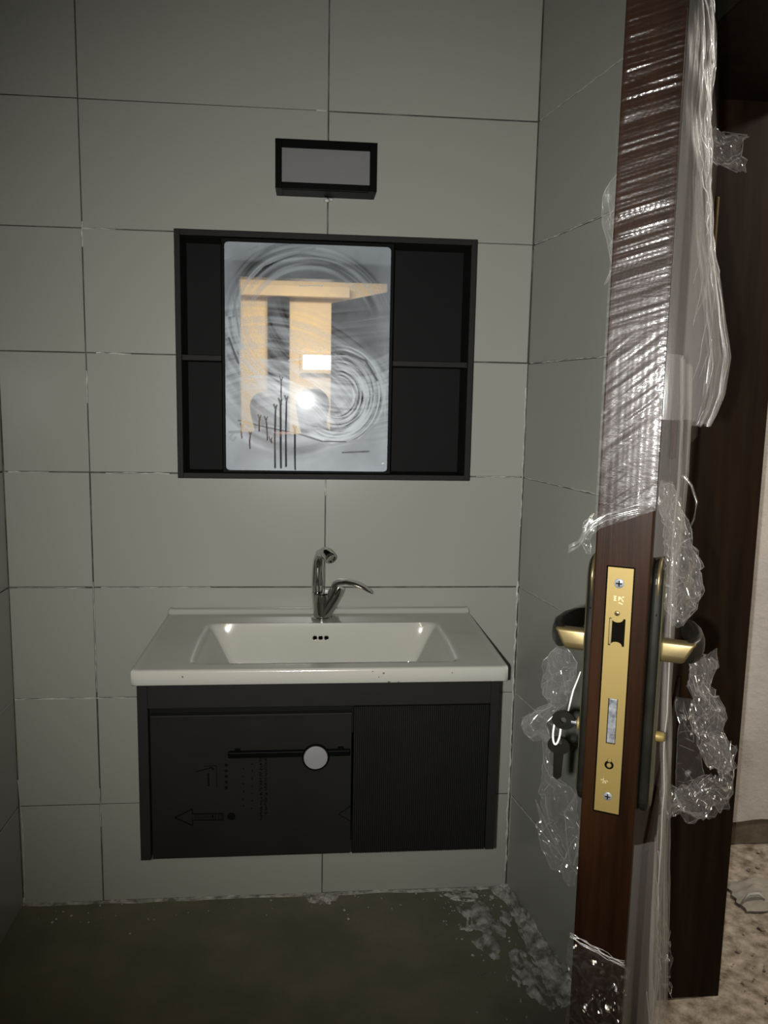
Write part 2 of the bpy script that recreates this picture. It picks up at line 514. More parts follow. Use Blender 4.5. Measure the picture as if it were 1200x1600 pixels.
# front wall with the opening behind the camera, ceiling, floors
mb = MB()
mb.box(XL - .15, -.43, -2.72, -2.62, 0, 2.65)
mb.box(-.43, .62, -2.72, -2.62, 2.02, 2.65)
mb.box(.62, .915, -2.72, -2.62, 0, 2.65)
tag(mb.build('wall_front', M['greywall']), kind='structure')
mb = MB()
mb.box(.64, .915, -2.62, -1.52, 0, 2.65)
mb.box(.64, .915, -1.52, -.44, 2.03, 2.65)
tag(mb.build('wall_right', M['greywall']), kind='structure')
tag(bx('ceiling', (XL - .15, 3.2, -5.4, .3, 2.65, 2.75), M['ceil']), kind='structure')


def floor_pt(x, y, amp, sc):
    return amp * (noise.fractal(Vector((x * sc, y * sc, 3.3)), 1.0, 2.0, 5) * .5)


mb = MB()
mb.grid(lambda u, v: (XL - .02 + u * 1.36 + (0.05 if v < .85 else 0) * 0, -2.7 + v * 2.71, floor_pt(XL + u * 1.36, -2.7 + v * 2.71, .0025, 5)), 46, 90)
mb.grid(lambda u, v: (XL - .02 + 1.36 + u * (.064 if v > .8334 else .09), -2.7 + v * 2.27, floor_pt(XL + 1.36 + u * .06, -2.7 + v * 2.27, .0025, 5)), 4, 70)
tag(mb.build('floor', M['floor'], recalc=False, smooth=True, base=(0, -1.3, 0)), kind='structure')
mb = MB()


def conc(u, v):
    x, y = .585 + u * 2.6, -3.0 + v * 3.2
    h = .006 * noise.fractal(Vector((x * 7, y * 7, 1)), 1.0, 2.0, 6)
    return (x, y, h - .002)


mb.grid(conc, 110, 150)
tag(mb.build('floor', M['concrete'], recalc=False, smooth=True, base=(1.5, -1.4, 0)), kind='structure')
# wall of the room beyond the doorway: plaster stops short of the floor
mb = MB()


def plast(u, v):
    x, z = .915 + u * 2.2, .082 + v * 2.57
    r = .010 * noise.noise(Vector((x * 9, 2, 0))) if v == 0 else 0
    return (x, .172 - .004 * noise.fractal(Vector((x * 6, z * 6, 7)), 1.0, 2.0, 5), z + r)


mb.grid(plast, 70, 80)
o = tag(mb.build('wall_beyond', M['plaster'], recalc=False, smooth=True, base=(2, .18, 0)), kind='structure')
bx('wall_foot', (.915, 3.2, .182, .3, 0, 2.65), M['base'], o)
tag(bx('wall_side', (3.1, 3.2, -5.4, .3, 0, 2.65), M['plaster']), kind='structure')
# hall behind the camera, seen in the mirror
tag(bx('wall_hall', (-1.6, 3.1, -5.4, -5.3, 0, 2.65), M['paintwall']), kind='structure')
tag(bx('wall_hall_left', (-1.6, -1.5, -5.3, -2.72, 0, 2.65), M['paintwall']), kind='structure')
tag(bx('trim_1', (-1.5, .28, -5.3, -5.2, 2.24, 2.33), M['paintwall'], bevel=.006), kind='structure')
mb = MB()
mb.box(-1.6, .60, -5.4, -2.69, -.05, -.001)
mb.box(.60, 3.2, -5.4, -2.99, -.05, -.001)
tag(mb.build('floor', M['concrete']), kind='structure')
d3 = thing('door_3', (-.31, -5.26, 0), kind='structure')
bx('door_frame', (-.42, -.235, -5.30, -5.25, 0, 2.23), M['jamb'], d3, bevel=.004)
bx('door_panel', (-.395, -.260, -5.255, -5.235, .02, 2.2), M['wood'], d3, bevel=.004)
w1 = thing('window_1', (.03, -5.27, 1.6), kind='structure')
mb = MB()
mb.box(-.14, -.115, -5.3, -5.26, 1.60, 1.78); mb.box(.14, .165, -5.3, -5.26, 1.60, 1.78)
mb.box(-.115, .14, -5.3, -5.26, 1.755, 1.78); mb.box(-.115, .14, -5.3, -5.26, 1.60, 1.635)
mb.build('window_frame', M['paintwall'], w1, bevel=.003)
bx('pane', (-.115, .14, -5.30, -5.285, 1.635, 1.755), M['daylight'], w1)
d2 = thing('door_2', (.56, -2.78, 0), kind='structure')
a, b = Vector((.56, -2.78, 0)), Vector((.105, -3.70, 0))
t = (b - a).normalized()
q = Vector((-t.y, t.x, 0))
D2 = lambda p, n, z: a + t * p + q * n + Vector((0, 0, z))
LD = (b - a).length
MB().box(0, LD, -.02, .02, .01, 2.02).build('leaf', M['wood'], d2, fn=D2, bevel=.003)
for z0, z1 in ((.15, .95), (1.1, 1.88)):
    MB().box(.13, LD - .13, -.026, .026, z0, z1).build('panel', M['wood'], d2, fn=D2, bevel=.01)
MB().tube([(LD - .06, .02, 1.0), (LD - .06, .07, 1.0), (LD - .16, .075, 1.0)], .009).build('handle', M['bronze'], d2, fn=D2, smooth=True)

# doorway lining
tr = thing('trim_2', (.77, -.44, 0), kind='structure')
bx('jamb', (.605, .930, -.456, -.40, 0, 2.06), M['jamb'], tr, bevel=.003)
bx('jamb', (.605, .930, -1.56, -1.515, 0, 2.06), M['jamb'], tr, bevel=.003)
bx('head_board', (.605, .930, -1.515, -.456, 1.99, 2.05), M['jamb'], tr, bevel=.003)

# ------------------------------------------------------------------ mortar and crumbs on the floor
mb = MB()


def fillet(u, v):
    s, tt = u * (LR + .02), v
    w = .034 + .045 * u + .028 * noise.noise(Vector((s * 14, 1.5, 0)))
    h = .020 * (1 - tt) ** 1.4 * (.6 + .9 * abs(noise.fractal(Vector((s * 18, tt * 3, 2)), 1.0, 2.0, 5)))
    h += .006 * noise.fractal(Vector((s * 40, tt * 9, 8)), 1.0, 2.0, 5)
    if tt > .92:
        h = -.002
    p = FR @ Vector((s, -tt * w - .0005, 0))
    return (p.x, p.y, max(h, -.002))


mb.grid(fillet, 90, 16)


def fillet2(u, v):
    x = XL + u * (XR - XL)
    w = .010 + .010 * noise.noise(Vector((x * 9, 4, 0))) + (.03 if abs(x) < .04 else 0)
    h = .004 * (1 - v) * (.5 + abs(noise.fractal(Vector((x * 30, v * 3, 5)), 1.0, 2.0, 4)) * 1.3)
    return (x, -.0006 - v * w, h if v < .9 else -.002)


mb.grid(fillet2, 160, 8)
rr = random.Random(5)


def splat(cx, cy, rx, ry, hgt, seed):
    mb.grid(lambda u, v: (cx + (u - .5) * 2 * rx, cy + (v - .5) * 2 * ry,
                          hgt * (noise.fractal(Vector((u * 5 + seed, v * 5, seed)), 1.0, 2.0, 5) + .35 - 1.5 * ((u - .5) ** 2 + (v - .5) ** 2) * 2)),
            40, 40)


splat(.435, -.16, .08, .14, .012, 3.0)
splat(.50, -.36, .06, .12, .012, 9.0)
splat(.40, -.035, .06, .03, .008, 13.0)
splat(.0, -.03, .04, .022, .012, 21.0)
for k in range(150):
    u = rr.random()
    if k < 100:
        x, y = rr.gauss(.42, .06), -abs(rr.gauss(.12, .13)) - .01
    else:
        x, y = rr.uniform(-.75, .5), -abs(rr.gauss(.03, .05)) - .012
    if x > .5 or y < -.6:
        continue
    mb.rock((x, y, .002), rr.uniform(.0012, .0045), seed=k)
tag(mb.build('dried_mortar', M['mortar'], recalc=False, smooth='auto', base=(.3, -.1, 0)), 'dried grey mortar ridge, splashes and crumbs along the foot of the tiled walls', 'mortar', kind='stuff')
mb = MB()
for k in range(260):
    x, y = rr.uniform(.95, 1.75), rr.uniform(-.75, .15)
    if 1.13 < x < 1.60 and -.2 < y < .02:
        continue
    mb.rock((x, y, .002), rr.choice((.002, .003, .003, .005, .008)) * rr.uniform(.7, 1.3), seed=300 + k)
tag(mb.build('rubble', M['concrete'], recalc=False, base=(1.3, -.3, 0)), 'small brown rubble scattered over the rough floor beyond the doorway', 'rubble', kind='stuff')
mb = MB()


def sack(u, v):
    x = 1.165 + u * .40 + .02 * noise.noise(Vector((v * 5, 3, 0)))
    y = -.16 + v * .135 + .02 * noise.noise(Vector((u * 6, 9, 0)))
    e = min(u * 6, v * 5, (1 - v) * 5, 1)
    z = .006 + .028 * e * (.55 + noise.ridged_multi_fractal(Vector((x * 9, y * 12, 2)), 1.0, 2.0, 4, 1.0, 2.0) * .3)
    return (x, y, z)


mb.grid(sack, 60, 30)
mb.grid(lambda u, v: (lambda p: (p[0], p[1], .004))(sack(u, v)), 60, 30)
tag(mb.build('torn_sack', M['sack'], recalc=False, smooth=True), 'flattened grey torn sack lying on the rubble beyond the doorway', 'sack')
mb = MB()
mb.tube([(1.168, -.135, .02), (1.185, -.130, .036), (1.21, -.135, .040), (1.225, -.145, .030)], [.003, .005, .005, .003], 8)
tag(mb.build('white_strip', M['whiteplastic'], smooth=True), 'short white curved strip lying on the torn grey sack', 'scrap')

# ------------------------------------------------------------------ vanity cabinet
vc = thing('vanity_cabinet', (-.011, -.225, .388), 'charcoal wall-hung vanity cabinet with two doors under the white basin', 'cabinet')
YF = -.45
bx('side_panel', (-.398, -.3765, YF, -.002, .388, .787), M['cabinet'], vc, bevel=.0012)
bx('side_panel', (.3555, .3755, YF, -.002, .388, .787), M['cabinet'], vc, bevel=.0012)
bx('top_rail', (-.3765, .3555, YF, YF + .018, .730, .787), M['cabinet'], vc, bevel=.0012)
bx('inner_strip', (-.3765, .3555, YF + .022, YF + .030, .66, .765), M['cabdark'], vc)
bx('bottom_panel', (-.3765, .3555, YF + .024, -.002, .388, .406), M['cabinet'], vc)
bx('back_panel', (-.3765, .3555, -.02, -.002, .406, .77), M['cabdark'], vc)
dl = bx('door', (-.3725, .0535, YF + .002, YF + .020, .389, .713), M['cabinet'], vc, bevel=.0012)
tag(dl, 'smooth left door under a printed protective sheet')
mb = MB()


def psheet(u, v):
    x, z = -.3715 + u * .424, .390 + v * .3205
    y = YF + .0012 - .0006 * abs(noise.noise(Vector((x * 12, z * 5, 0)))) - (.0016 * abs(noise.noise(Vector((x * 25, 3, 0)))) if v > .98 else 0)
    return (x, y, z)


mb.grid(psheet, 60, 46)
ps = mb.build('protective_sheet', M['sheet'], dl, recalc=False, smooth=True)
tag(ps, 'dusty clear protective sheet with black print')
YP = YF - .0010
mb = MB()


def pr(x0, z0, x1, z1, w=.0012):
    d = Vector((x1 - x0, 0, z1 - z0))
    d.normalize()
    nx, nz = -d.z * w, d.x * w
    mb.prism([(x0 + nx, z0 + nz), (x1 + nx, z1 + nz), (x1 - nx, z1 - nz), (x0 - nx, z0 - nz)], lambda p, q, dd: (p, dd, q), YP, YP + .0012)


# arrow outline, dot, stars, small sign, two columns of characters turned on their side
ar = [(-.324, .485), (-.287, .504), (-.287, .4925), (-.222, .4915), (-.222, .4775), (-.287, .478), (-.287, .466)]
for i in range(len(ar)):
    pr(*ar[i], *ar[(i + 1) % len(ar)], .0011)
for k in range(9):
    pr(-.282 + k * .0045, .4825, -.280 + k * .0045, .4875, .0007)
for x in (-.238, -.231, -.226):
    pr(x, .479, x, .490, .0008)
pr(-.244, .4815, -.244, .4885, .002)
mb.build('printed_arrow', M['print'], dl)
mb = MB()
mb.lathe([(.0085, 0), (.0085, .0012)], (-.2045, YP, .4845), (0, 1, 0), 16)
mb.build('printed_dot', M['print'], dl)
for k in range(5):
    mb = MB()
    zc = .6015 - k * .0128
    pts = []
    for j in range(10):
        r = .0048 if j % 2 == 0 else .0024
        pts.append((-.2145 + r * math.sin(j * math.pi / 5), zc + r * math.cos(j * math.pi / 5)))
    mb.prism(pts, lambda p, q, dd: (p, dd, q), YP, YP + .0012)
    mb.build('printed_star', M['print'], dl)
mb = MB()
pr(-.235, .600, -.235, .552, .0007); pr(-.262, .600, -.235, .601, .0007); pr(-.278, .588, -.246, .597, .001); pr(-.246, .597, -.24, .592, .0016)
pr(-.252, .585, -.252, .556, .0012)
for k in range(7):
    pr(-.256 + .0013 * (k % 2), .582 - k * .004, -.250, .580 - k * .004, .0005)
mb.build('printed_sign', M['print'], dl, kind='stuff')
mb = MB()
r5 = random.Random(11)
for x0, zt, n, s in ((-.141, .616, 22, .0062), (-.131, .616, 20, .0062), (-.178, .592, 6, .004), (-.160, .604, 7, .004)):
    for k in range(n):
        zc = zt - k * (.0066 if n > 10 else .017)
        for j in range(4):
            px, pz = x0 + r5.uniform(-.4, .4) * s, zc + r5.uniform(-.4, .4) * s
            if r5.random() < .5:
                pr(px - s * .35, pz, px + s * .35, pz, .00045)
            else:
                pr(px, pz - s * .35, px, pz + s * .35, .00045)
mb.build('printed_characters', M['print'], dl, kind='stuff')
mb = MB()
pr(.027, .4825, .053, .501, .0007); pr(.027, .4825, .053, .466, .0007)
mb.build('printed_chevron', M['print'], dl)
hd = bx('handle', (-.2085, .0495, -.473, -.461, .6265, .6395), M['black'], vc, bevel=.002)
tag(hd, 'black bar handle with a round silver disc')
for x in (-.19, .03):
    bx('handle_post', (x - .006, x + .006, -.462, YF + .003, .6275, .6385), M['black'], hd)
MB().lathe([(.0285, 0), (.0285, .006), (.0265, .0075), (.0265, .003)], (-.024, -.4735, .6275), (0, -1, 0), 40).build('knob_ring', M['black'], hd, smooth='auto')
MB().lathe([(.0255, 0), (.0255, .0062), (.0245, .0072), (.0001, .0072)], (-.024, -.4738, .6275), (0, -1, 0), 40).build('knob_disc', M['silver'], hd, smooth='auto')
# fluted right door
mb = MB()
nrib = 66
x0, x1 = .0575, .3535
prof = []
for k in range(nrib):
    xa = x0 + (x1 - x0) * k / nrib
    w = (x1 - x0) / nrib
    prof += [(xa + w * .05, YF + .0032), (xa + w * .22, YF + .0004), (xa + w * .78, YF + .0004), (xa + w * .95, YF + .0032)]
prof += [(x1, YF + .02), (x0, YF + .02)]
mb.prism(prof, lambda p, q, d: (p, q, d), .389, .727)
tag(mb.build('door', M['cabdoor'], vc, recalc=True), 'fluted right door with fine vertical ribs')

# ------------------------------------------------------------------ wash basin
BX0, BX1, BY0, BY1, BT = -.4065, .3885, -.470, -.001, .820


def sst(x):
    x = max(0.0, min(1.0, x))
    return x * x * (3 - 2 * x)


def bowl(x, y):
    cx = -.002
    ax = abs(x - cx)
    front, back = -.432, -.122
    # sloping sides, steep back and front
    sx = sst((.297 - ax - .02 * ((y - back) / (front - back) - .5) ** 2) / .085)
    tb = max(0, min(1, (back - y) / .020))
    sb = tb * tb * (3 - 2 * tb) if tb < .35 else min(1, .2818 + (tb - .35) * 1.105)
    sf = sst((y - front) / .03)
    bottom = .125 + .012 * (1 - min(1, math.hypot(x - cx, y + .27) / .2))
    return -bottom * sx * sb * sf


def basin_z(x, y):
    z = BT + bowl(x, y)
    z += .011 * sst((y + .034) / .012)                       # raised rim along the wall
    z += .003 * sst((abs(x + .009) - .388) / .006)           # low side rims
    return z


mb = MB()
NU, NV = 150, 96
us = list(np.linspace(0, 1, NU)); vsn = list(np.linspace(0, 1, NV))
R_ = .006
ring = []
verts = []
for v in vsn:
    for u in us:
        x = BX0 + R_ + u * (BX1 - BX0 - 2 * R_)
        y = BY0 + R_ + v * (BY1 - BY0 - 2 * R_)
        verts.append((x, y, basin_z(x, y)))
faces = [(j * NU + i, j * NU + i + 1, (j + 1) * NU + i + 1, (j + 1) * NU + i) for j in range(NV - 1) for i in range(NU - 1)]
loop = [(0, i) for i in range(NU)] + [(j, NU - 1) for j in range(1, NV)] + [(NV - 1, i) for i in range(NU - 2, -1, -1)] + [(j, 0) for j in range(NV - 2, 0, -1)]
prev = [j * NU + i for j, i in loop]
prevpos = [verts[k] for k in prev]
cxm, cym = (BX0 + BX1) / 2, (BY0 + BY1) / 2
for step in (1, 2, 3, 4, 5):
    cur = []
    for (j, i), p0 in zip(loop, prevpos):
        dx = -1 if i == 0 else (1 if i == NU - 1 else 0)
        dy = -1 if j == 0 else (1 if j == NV - 1 else 0)
        if dx and dy:
            dx *= .7071; dy *= .7071
        if step <= 3:
            w = step / 3 * math.pi / 2
            p = (p0[0] + dx * R_ * math.sin(w), p0[1] + dy * R_ * math.sin(w), p0[2] - R_ * (1 - math.cos(w)))
        elif step == 4:
            p = (p0[0] + dx * R_, p0[1] + dy * R_, .789)
        else:
            p = (p0[0] + dx * (R_ - .002), p0[1] + dy * (R_ - .002), .787)
        cur.append(len(verts))
        verts.append(p)
    n = len(cur)
    faces += [(prev[k], cur[k], cur[(k + 1) % n], prev[(k + 1) % n]) for k in range(n)]
    prev = cur
cur = []
for k in prev:
    x, y, z = verts[k]
    cur.append(len(verts))
    verts.append((x + (cxm - x) * .06, y + (cym - y) * .06, z))
n = len(cur)
faces += [(prev[k], cur[k], cur[(k + 1) % n], prev[(k + 1) % n]) for k in range(n)]
mb.add(verts, faces)
wb = mb.build('wash_basin', M['ceramic'], smooth='auto', angle=60, base=(-.009, -.235, .787))
tag(wb, 'white ceramic wash basin with raised back rim on the charcoal cabinet', 'basin')
yh = -.1225
while basin_z(-.011, yh) > .7845:
    yh -= .0001
for k in range(3):
    xh = -.0255 + k * .0145
    nrm = Vector((0, -(basin_z(xh, yh + .0008) - basin_z(xh, yh - .0008)) / .0016, 1)).normalized()
    c = Vector((xh, yh, basin_z(xh, yh))) + nrm * .0006
    pts = []
    a_ = Vector((1, 0, 0)); b_ = nrm.cross(a_)
    ringp = [Vector(c) + a_ * (.0052 * math.cos(w)) + b_ * (.0052 * math.sin(w)) for w in np.linspace(0, 2 * math.pi, 21)]
    oh = MB().tube(ringp, .0011, 8, caps=False, up=tuple(nrm)).build('overflow_ring', M['chrome'], wb, smooth=True)
    MB().lathe([(.0046, 0), (.0046, .0006)], Vector(c) - nrm * .0001, nrm, 16).build('overflow_hole', M['dark_hole'], oh)
MB().lathe([(.024, .0), (.024, .003), (.020, .004), (.017, .001), (.0001, .001)], (-.002, -.27, basin_z(-.002, -.27) - .0005), (0, 0, 1), 28).build('drain', M['chrome'], wb, smooth='auto')
# chips and scuffs on the front lip
mb = MB()
for x, z, r in ((-.300, .806, .0028), (.095, .813, .0022), (.118, .809, .0026), (.108, .800, .002), (.265, .808, .0018), (.13, .7895, .003), (.15, .789, .0025)):
    mb.rock((x, BY0 + .0006, z), r, seed=int(x * 1000), flat=.8)
mb.build('dirt_specks', M['base'], wb, kind='stuff')

# ------------------------------------------------------------------ tap
TT = BT + .0008
fc = thing('basin_tap', (-.008, -.078, BT), 'chrome single lever tap with curved spout on the back of the basin', 'tap')
FX, FY = -.008, -.078
MB().lathe([(.0265, 0), (.0265, .004), (.0215, .006), (.022, .02), (.0245, .045), (.027, .066), (.0262, .070), (.018, .071)], (FX, FY, TT), (0, 0, 1), 32).build('body', M['chrome'], fc, smooth='auto')
hsg = MB().tube([(FX + .006, FY - .004, TT + .012), (FX + .022, FY - .006, TT + .045), (FX + .038, FY - .008, TT + .075), (FX + .044, FY - .0085, TT + .086)], [.0185, .0195, .019, .0165], 24)
hsg.build('cartridge_housing', M['chrome'], fc, smooth='auto')
sp = [(FX - .0115, FY, TT + .066), (FX - .012, FY, TT + .10), (FX - .011, FY - .001, TT + .135), (FX - .0085, FY - .004, TT + .155), (FX - .003, FY - .012, TT + .170),
      (FX + .005, FY - .024, TT + .1765), (FX + .013, FY - .037, TT + .175), (FX + .0195, FY - .048, TT + .168)]
MB().tube(sp, [.0150, .0146, .0143, .0142, .0142, .0142, .0146, .0148], 28, up=(.8, -.3, 0)).build('spout', M['chrome'], fc, smooth='auto')
MB().lathe([(.0148, -.002), (.0150, .004), (.0135, .0065), (.0110, .0065), (.0105, .003), (.0001, .003)], (FX + .0195, FY - .048, TT + .168), (.45, -.75, -.5), 28).build('aerator', M['chrome'], fc, smooth='auto')
lv = [(FX + .028, FY - .006, TT + .084), (FX + .034, FY - .008, TT + .093), (FX + .046, FY - .012, TT + .0985), (FX + .064, FY - .017, TT + .100), (FX + .086, FY - .024, TT + .096), (FX + .107, FY - .030, TT + .087), (FX + .122, FY - .034, TT + .078), (FX + .128, FY - .035, TT + .073)]
MB().tube(lv, [.013, .0175, .0185, .0175, .0150, .0125, .0095, .004], 20, sq=(1, .42), up=(0, 0, 1)).build('lever', M['chrome'], fc, smooth='auto')

# ------------------------------------------------------------------ mirror cabinet
mc = thing('mirror_cabinet', (0, -.06, 1.184), 'black wall mirror cabinet with open shelves either side of a dusty mirror', 'mirror cabinet')
CX0, CX1, CZ0, CZ1, CY = -.360, .358, 1.184, 1.768, -.120
T = .0135
bx('side_panel', (CX0, CX0 + T, CY, -.002, CZ0, CZ1), M['cabinet'], mc, bevel=.001)
bx('side_panel', (CX1 - T, CX1, CY, -.002, CZ0, CZ1), M['cabinet'], mc, bevel=.001)
bx('top_panel', (CX0 + T, CX1 - T, CY, -.002, CZ1 - T, CZ1), M['cabinet'], mc, bevel=.001)
bx('bottom_panel', (CX0 + T, CX1 - T, CY, -.002, CZ0, CZ0 + T), M['cabinet'], mc, bevel=.001)
bx('back_panel', (CX0 + T, CX1 - T, -.016, -.002, CZ0 + T, CZ1 - T), M['cabdark'], mc)
bx('divider', (-.2535, -.2415, CY + .022, -.016, CZ0 + T, CZ1 - T), M['cabinet'], mc)
bx('divider', (.1475, .1595, CY + .022, -.016, CZ0 + T, CZ1 - T), M['cabinet'], mc)
bx('shelf', (CX0 + T, -.2535, CY + .008, -.016, 1.467, 1.480), M['cabinet'], mc, bevel=.001)
bx('shelf', (.1595, CX1 - T, CY + .008, -.016, 1.464, 1.477), M['cabinet'], mc, bevel=.001)
md = bx('mirror_door', (-.2525, .1585, CY - .001, CY + .020, 1.1985, 1.7525), M['black'], mc, bevel=.002)
GX0, GX1, GZ0, GZ1 = -.2435, .1495, 1.2055, 1.7425

# dust wiped about on the glass: strokes laid out on the pane itself (u to the right, v up)
NX, NZ = 240, 330
U, V = np.meshgrid(np.linspace(0, 1, NX), np.linspace(0, 1, NZ))
PX, PY = 45 + U * 1105, 1550 - V * 1515        # stroke drawing units


def vnoise(x, y, seed):
    """smooth value noise on arrays"""
    r = np.random.default_rng(seed).random((64, 64))
    xi, yi = np.floor(x).astype(int), np.floor(y).astype(int)
    fx, fy = x - xi, y - yi
    fx, fy = fx * fx * (3 - 2 * fx), fy * fy * (3 - 2 * fy)
    g = lambda a, b: r[a % 64, b % 64]
    return (g(xi, yi) * (1 - fx) + g(xi + 1, yi) * fx) * (1 - fy) + (g(xi, yi + 1) * (1 - fx) + g(xi + 1, yi + 1) * fx) * fy


def sm01(x, a, b):
    t = np.clip((x - a) / (b - a), 0, 1)
    return t * t * (3 - 2 * t)


dust = 0.27 + 0.10 * vnoise(PX / 170, PY / 170, 1) + .06 * vnoise(PX / 40, PY / 40, 2)
edge = np.minimum(np.minimum(PX - 45, 1150 - PX), np.minimum(PY - 35, 1550 - PY))
dust += .18 * (1 - sm01(edge, 0, 150))
dust += .16 * (1 - sm01(PY, 140, 165))                                     # pale band along the top
dust += .16 * sm01(PY, 700, 1000)
dust += .16 * sm01(PY, 1180, 1330)                                         # dirtier foot
clear = np.exp(-(((PX - 520) / 330) ** 4 + ((PY - 640) / 300) ** 4))
dust -= .12 * clear
# wiped arcs: streaks that run round a centre


def swirl(cx, cy, rx, ry, rot, r0, r1, amp, freq, seed, gate):
    global dust
    dx, dy = PX - cx, PY - cy
    c, s = math.cos(rot), math.sin(rot)
    x, y = (dx * c + dy * s) / rx, (-dx * s + dy * c) / ry
    r = np.hypot(x, y)
    th = np.arctan2(y, x)
    st = vnoise(r * freq + 7, th * 1.3 + 20, seed) * .6 + vnoise(r * freq * 2.3 + 3, th * 2.1 + 9, seed + 50) * .4
    m = sm01(r, r0, r0 + .08) * (1 - sm01(r, r1 - .06, r1)) * gate(th, r)
    st = np.clip((st - .5) * 1.9 + .5, 0, 1)
    dust += amp * m * (st - .40) * 2.0


swirl(800, 1030, 320, 350, .15, .30, 1.0, .36, 30, 3, lambda t, r: sm01(np.cos(t - .1), -.55, .1))
swirl(820, 1020, 300, 340, .15, .86, 1.06, .22, 9, 4, lambda t, r: sm01(np.cos(t - .1), -.9, -.3))
swirl(560, 520, 480, 480, 0, .78, 1.12, .30, 20, 5, lambda t, r: sm01(-np.cos(t - .3), -.2, .5))
swirl(620, 620, 560, 560, 0, .70, 1.05, .26, 22, 6, lambda t, r: sm01(-np.sin(t), .2, .8))
swirl(300, 1500, 1000, 1000, 0, .45, 1.1, .16, 46, 7, lambda t, r: sm01(-np.sin(t), .3, .7))
swirl(900, 300, 900, 900, .3, .5, 1.2, .12, 44, 17, lambda t, r: sm01(np.sin(t), .3, .7))
swirl(480, 340, 700, 1000, 0, .86, 1.16, .34, 16, 8, lambda t, r: sm01(np.sin(t), .5, .9))
# straight, nearly level wipes across the upper right
lev = vnoise((PY + .12 * PX) / 16, PX / 400, 12)
dust += .18 * (lev - .45) * sm01(PX, 600, 800) * sm01(PY, 420, 480) * (1 - sm01(PY, 690, 740))
lev = vnoise((PY + .20 * PX) / 14, PX / 300, 13)
dust += .16 * (lev - .45) * (1 - sm01(PX, 420, 560)) * sm01(PY, 620, 700) * (1 - sm01(PY, 1080, 1160))


def stroke(pts, w, val, soft=.5):
    global dust
    best = np.full(PX.shape, 1e9)
    for (xa, ya), (xb, yb) in zip(pts, pts[1:]):
        dx, dy = xb - xa, yb - ya
        t = np.clip(((PX - xa) * dx + (PY - ya) * dy) / (dx * dx + dy * dy + 1e-9), 0, 1)
        best = np.minimum(best, np.hypot(PX - xa - t * dx, PY - ya - t * dy))
    m = 1 - sm01(best, w * soft, w)
    dust = dust * (1 - m) + val * m


for pts, w, val in [([(70, 1290), (200, 1285), (330, 1245), (560, 1300), (760, 1370), (960, 1330), (1060, 1230)], 13, .62),
                    ([(130, 1210), (300, 1250), (520, 1290), (700, 1345), (860, 1345)], 7, .24),
                    ([(480, 780), (640, 750), (850, 735), (990, 790), (1070, 920)], 10, .22),
                    ([(470, 800), (660, 770), (860, 760), (980, 815)], 7, .62),
                    ([(100, 380), (140, 640), (230, 810)], 8, .58), ([(70, 660), (130, 820), (230, 900)], 9, .20),
                    ([(190, 300), (300, 180), (460, 110), (640, 60)], 9, .56),
                    ([(60, 160), (150, 110), (260, 60)], 9, .58), ([(540, 305), (690, 300)], 5, .7), ([(1060, 1505), (1120, 1505)], 5, .8),
                    ([(610, 1215), (690, 1215)], 5, .6), ([(600, 1250), (680, 1255)], 5, .6),  # not dust: two pale dashes painted for the reflection of torch-lit fingers
                    ([(840, 1420), (1020, 1410)], 8, .28), ([(90, 1300), (70, 1330), (95, 1350), (110, 1325)], 8, .7),
                    ([(1090, 870), (1120, 940)], 8, .75), ([(1060, 1000), (1010, 1040)], 6, .7)]:
    stroke(pts, w, val)
# runs of water that have washed the dust away
for x, y0, y1, w in ((375, 1120, 1530, 8), (415, 1080, 1530, 9), (418, 930, 1100, 5), (450, 1060, 1520, 8), (512, 1260, 1540, 8), (268, 1190, 1280, 6), (322, 1200, 1340, 6),
                     (150, 1250, 1330, 6), (205, 1300, 1400, 6), (353, 1340, 1360, 6)):
    k = 6 * math.sin(x)
    stroke([(x - k, y0), (x, (y0 + y1) / 2), (x + 2, y1)], w, .04)
    stroke([(x - k - 12, y0 - 22), (x - k, y0 + 10), (x - k + 8, y0 - 16)], w * .9, .12)
dust = np.clip(dust, .02, .92)
mb = MB()
rc = .009
vs = []
for j in range(NZ):
    z = GZ0 + (GZ1 - GZ0) * j / (NZ - 1)
    dz = min(z - GZ0, GZ1 - z)
    ins = rc - math.sqrt(max(0, rc * rc - (rc - dz) ** 2)) if dz < rc else 0
    for i in range(NX):
        vs.append((GX0 + ins + (GX1 - GX0 - 2 * ins) * i / (NX - 1), CY - .0022, z))
mb.add(vs, [(j * NX + i, j * NX + i + 1, (j + 1) * NX + i + 1, (j + 1) * NX + i) for j in range(NZ - 1) for i in range(NX - 1)])
m, nt, out = new_mat('dusty_mirror')
at = nd(nt, 'ShaderNodeAttribute', _attribute_name='dust')
gl = nd(nt, 'ShaderNodeBsdfGlossy', Roughness=0.015)
gl.inputs[0].default_value = (.86, .88, .88, 1)
gl2 = nd(nt, 'ShaderNodeBsdfGlossy', Roughness=0.28)
gl2.inputs[0].default_value = (.8, .82, .84, 1)
df = nd(nt, 'ShaderNodeBsdfDiffuse')
df.inputs[0].default_value = (.335, .375, .415, 1)
mxa = nd(nt, 'ShaderNodeMixShader', i0=.03)
mxs = nd(nt, 'ShaderNodeMixShader')
nt.links.new(df.outputs[0], mxa.inputs[1]); nt.links.new(gl2.outputs[0], mxa.inputs[2])
nt.links.new(at.outputs['Fac'], mxs.inputs[0]); nt.links.new(gl.outputs[0], mxs.inputs[1]); nt.links.new(mxa.outputs[0], mxs.inputs[2])
nt.links.new(mxs.outputs[0], out.inputs[0])
M['mirror'] = m
mg = mb.build('mirror_glass', m, md, recalc=False)
att = mg.data.attributes.new('dust', 'FLOAT', 'POINT')
att.data.foreach_set('value', dust.astype(np.float32).ravel())
tag(mg, 'mirror pane smeared with white dust')

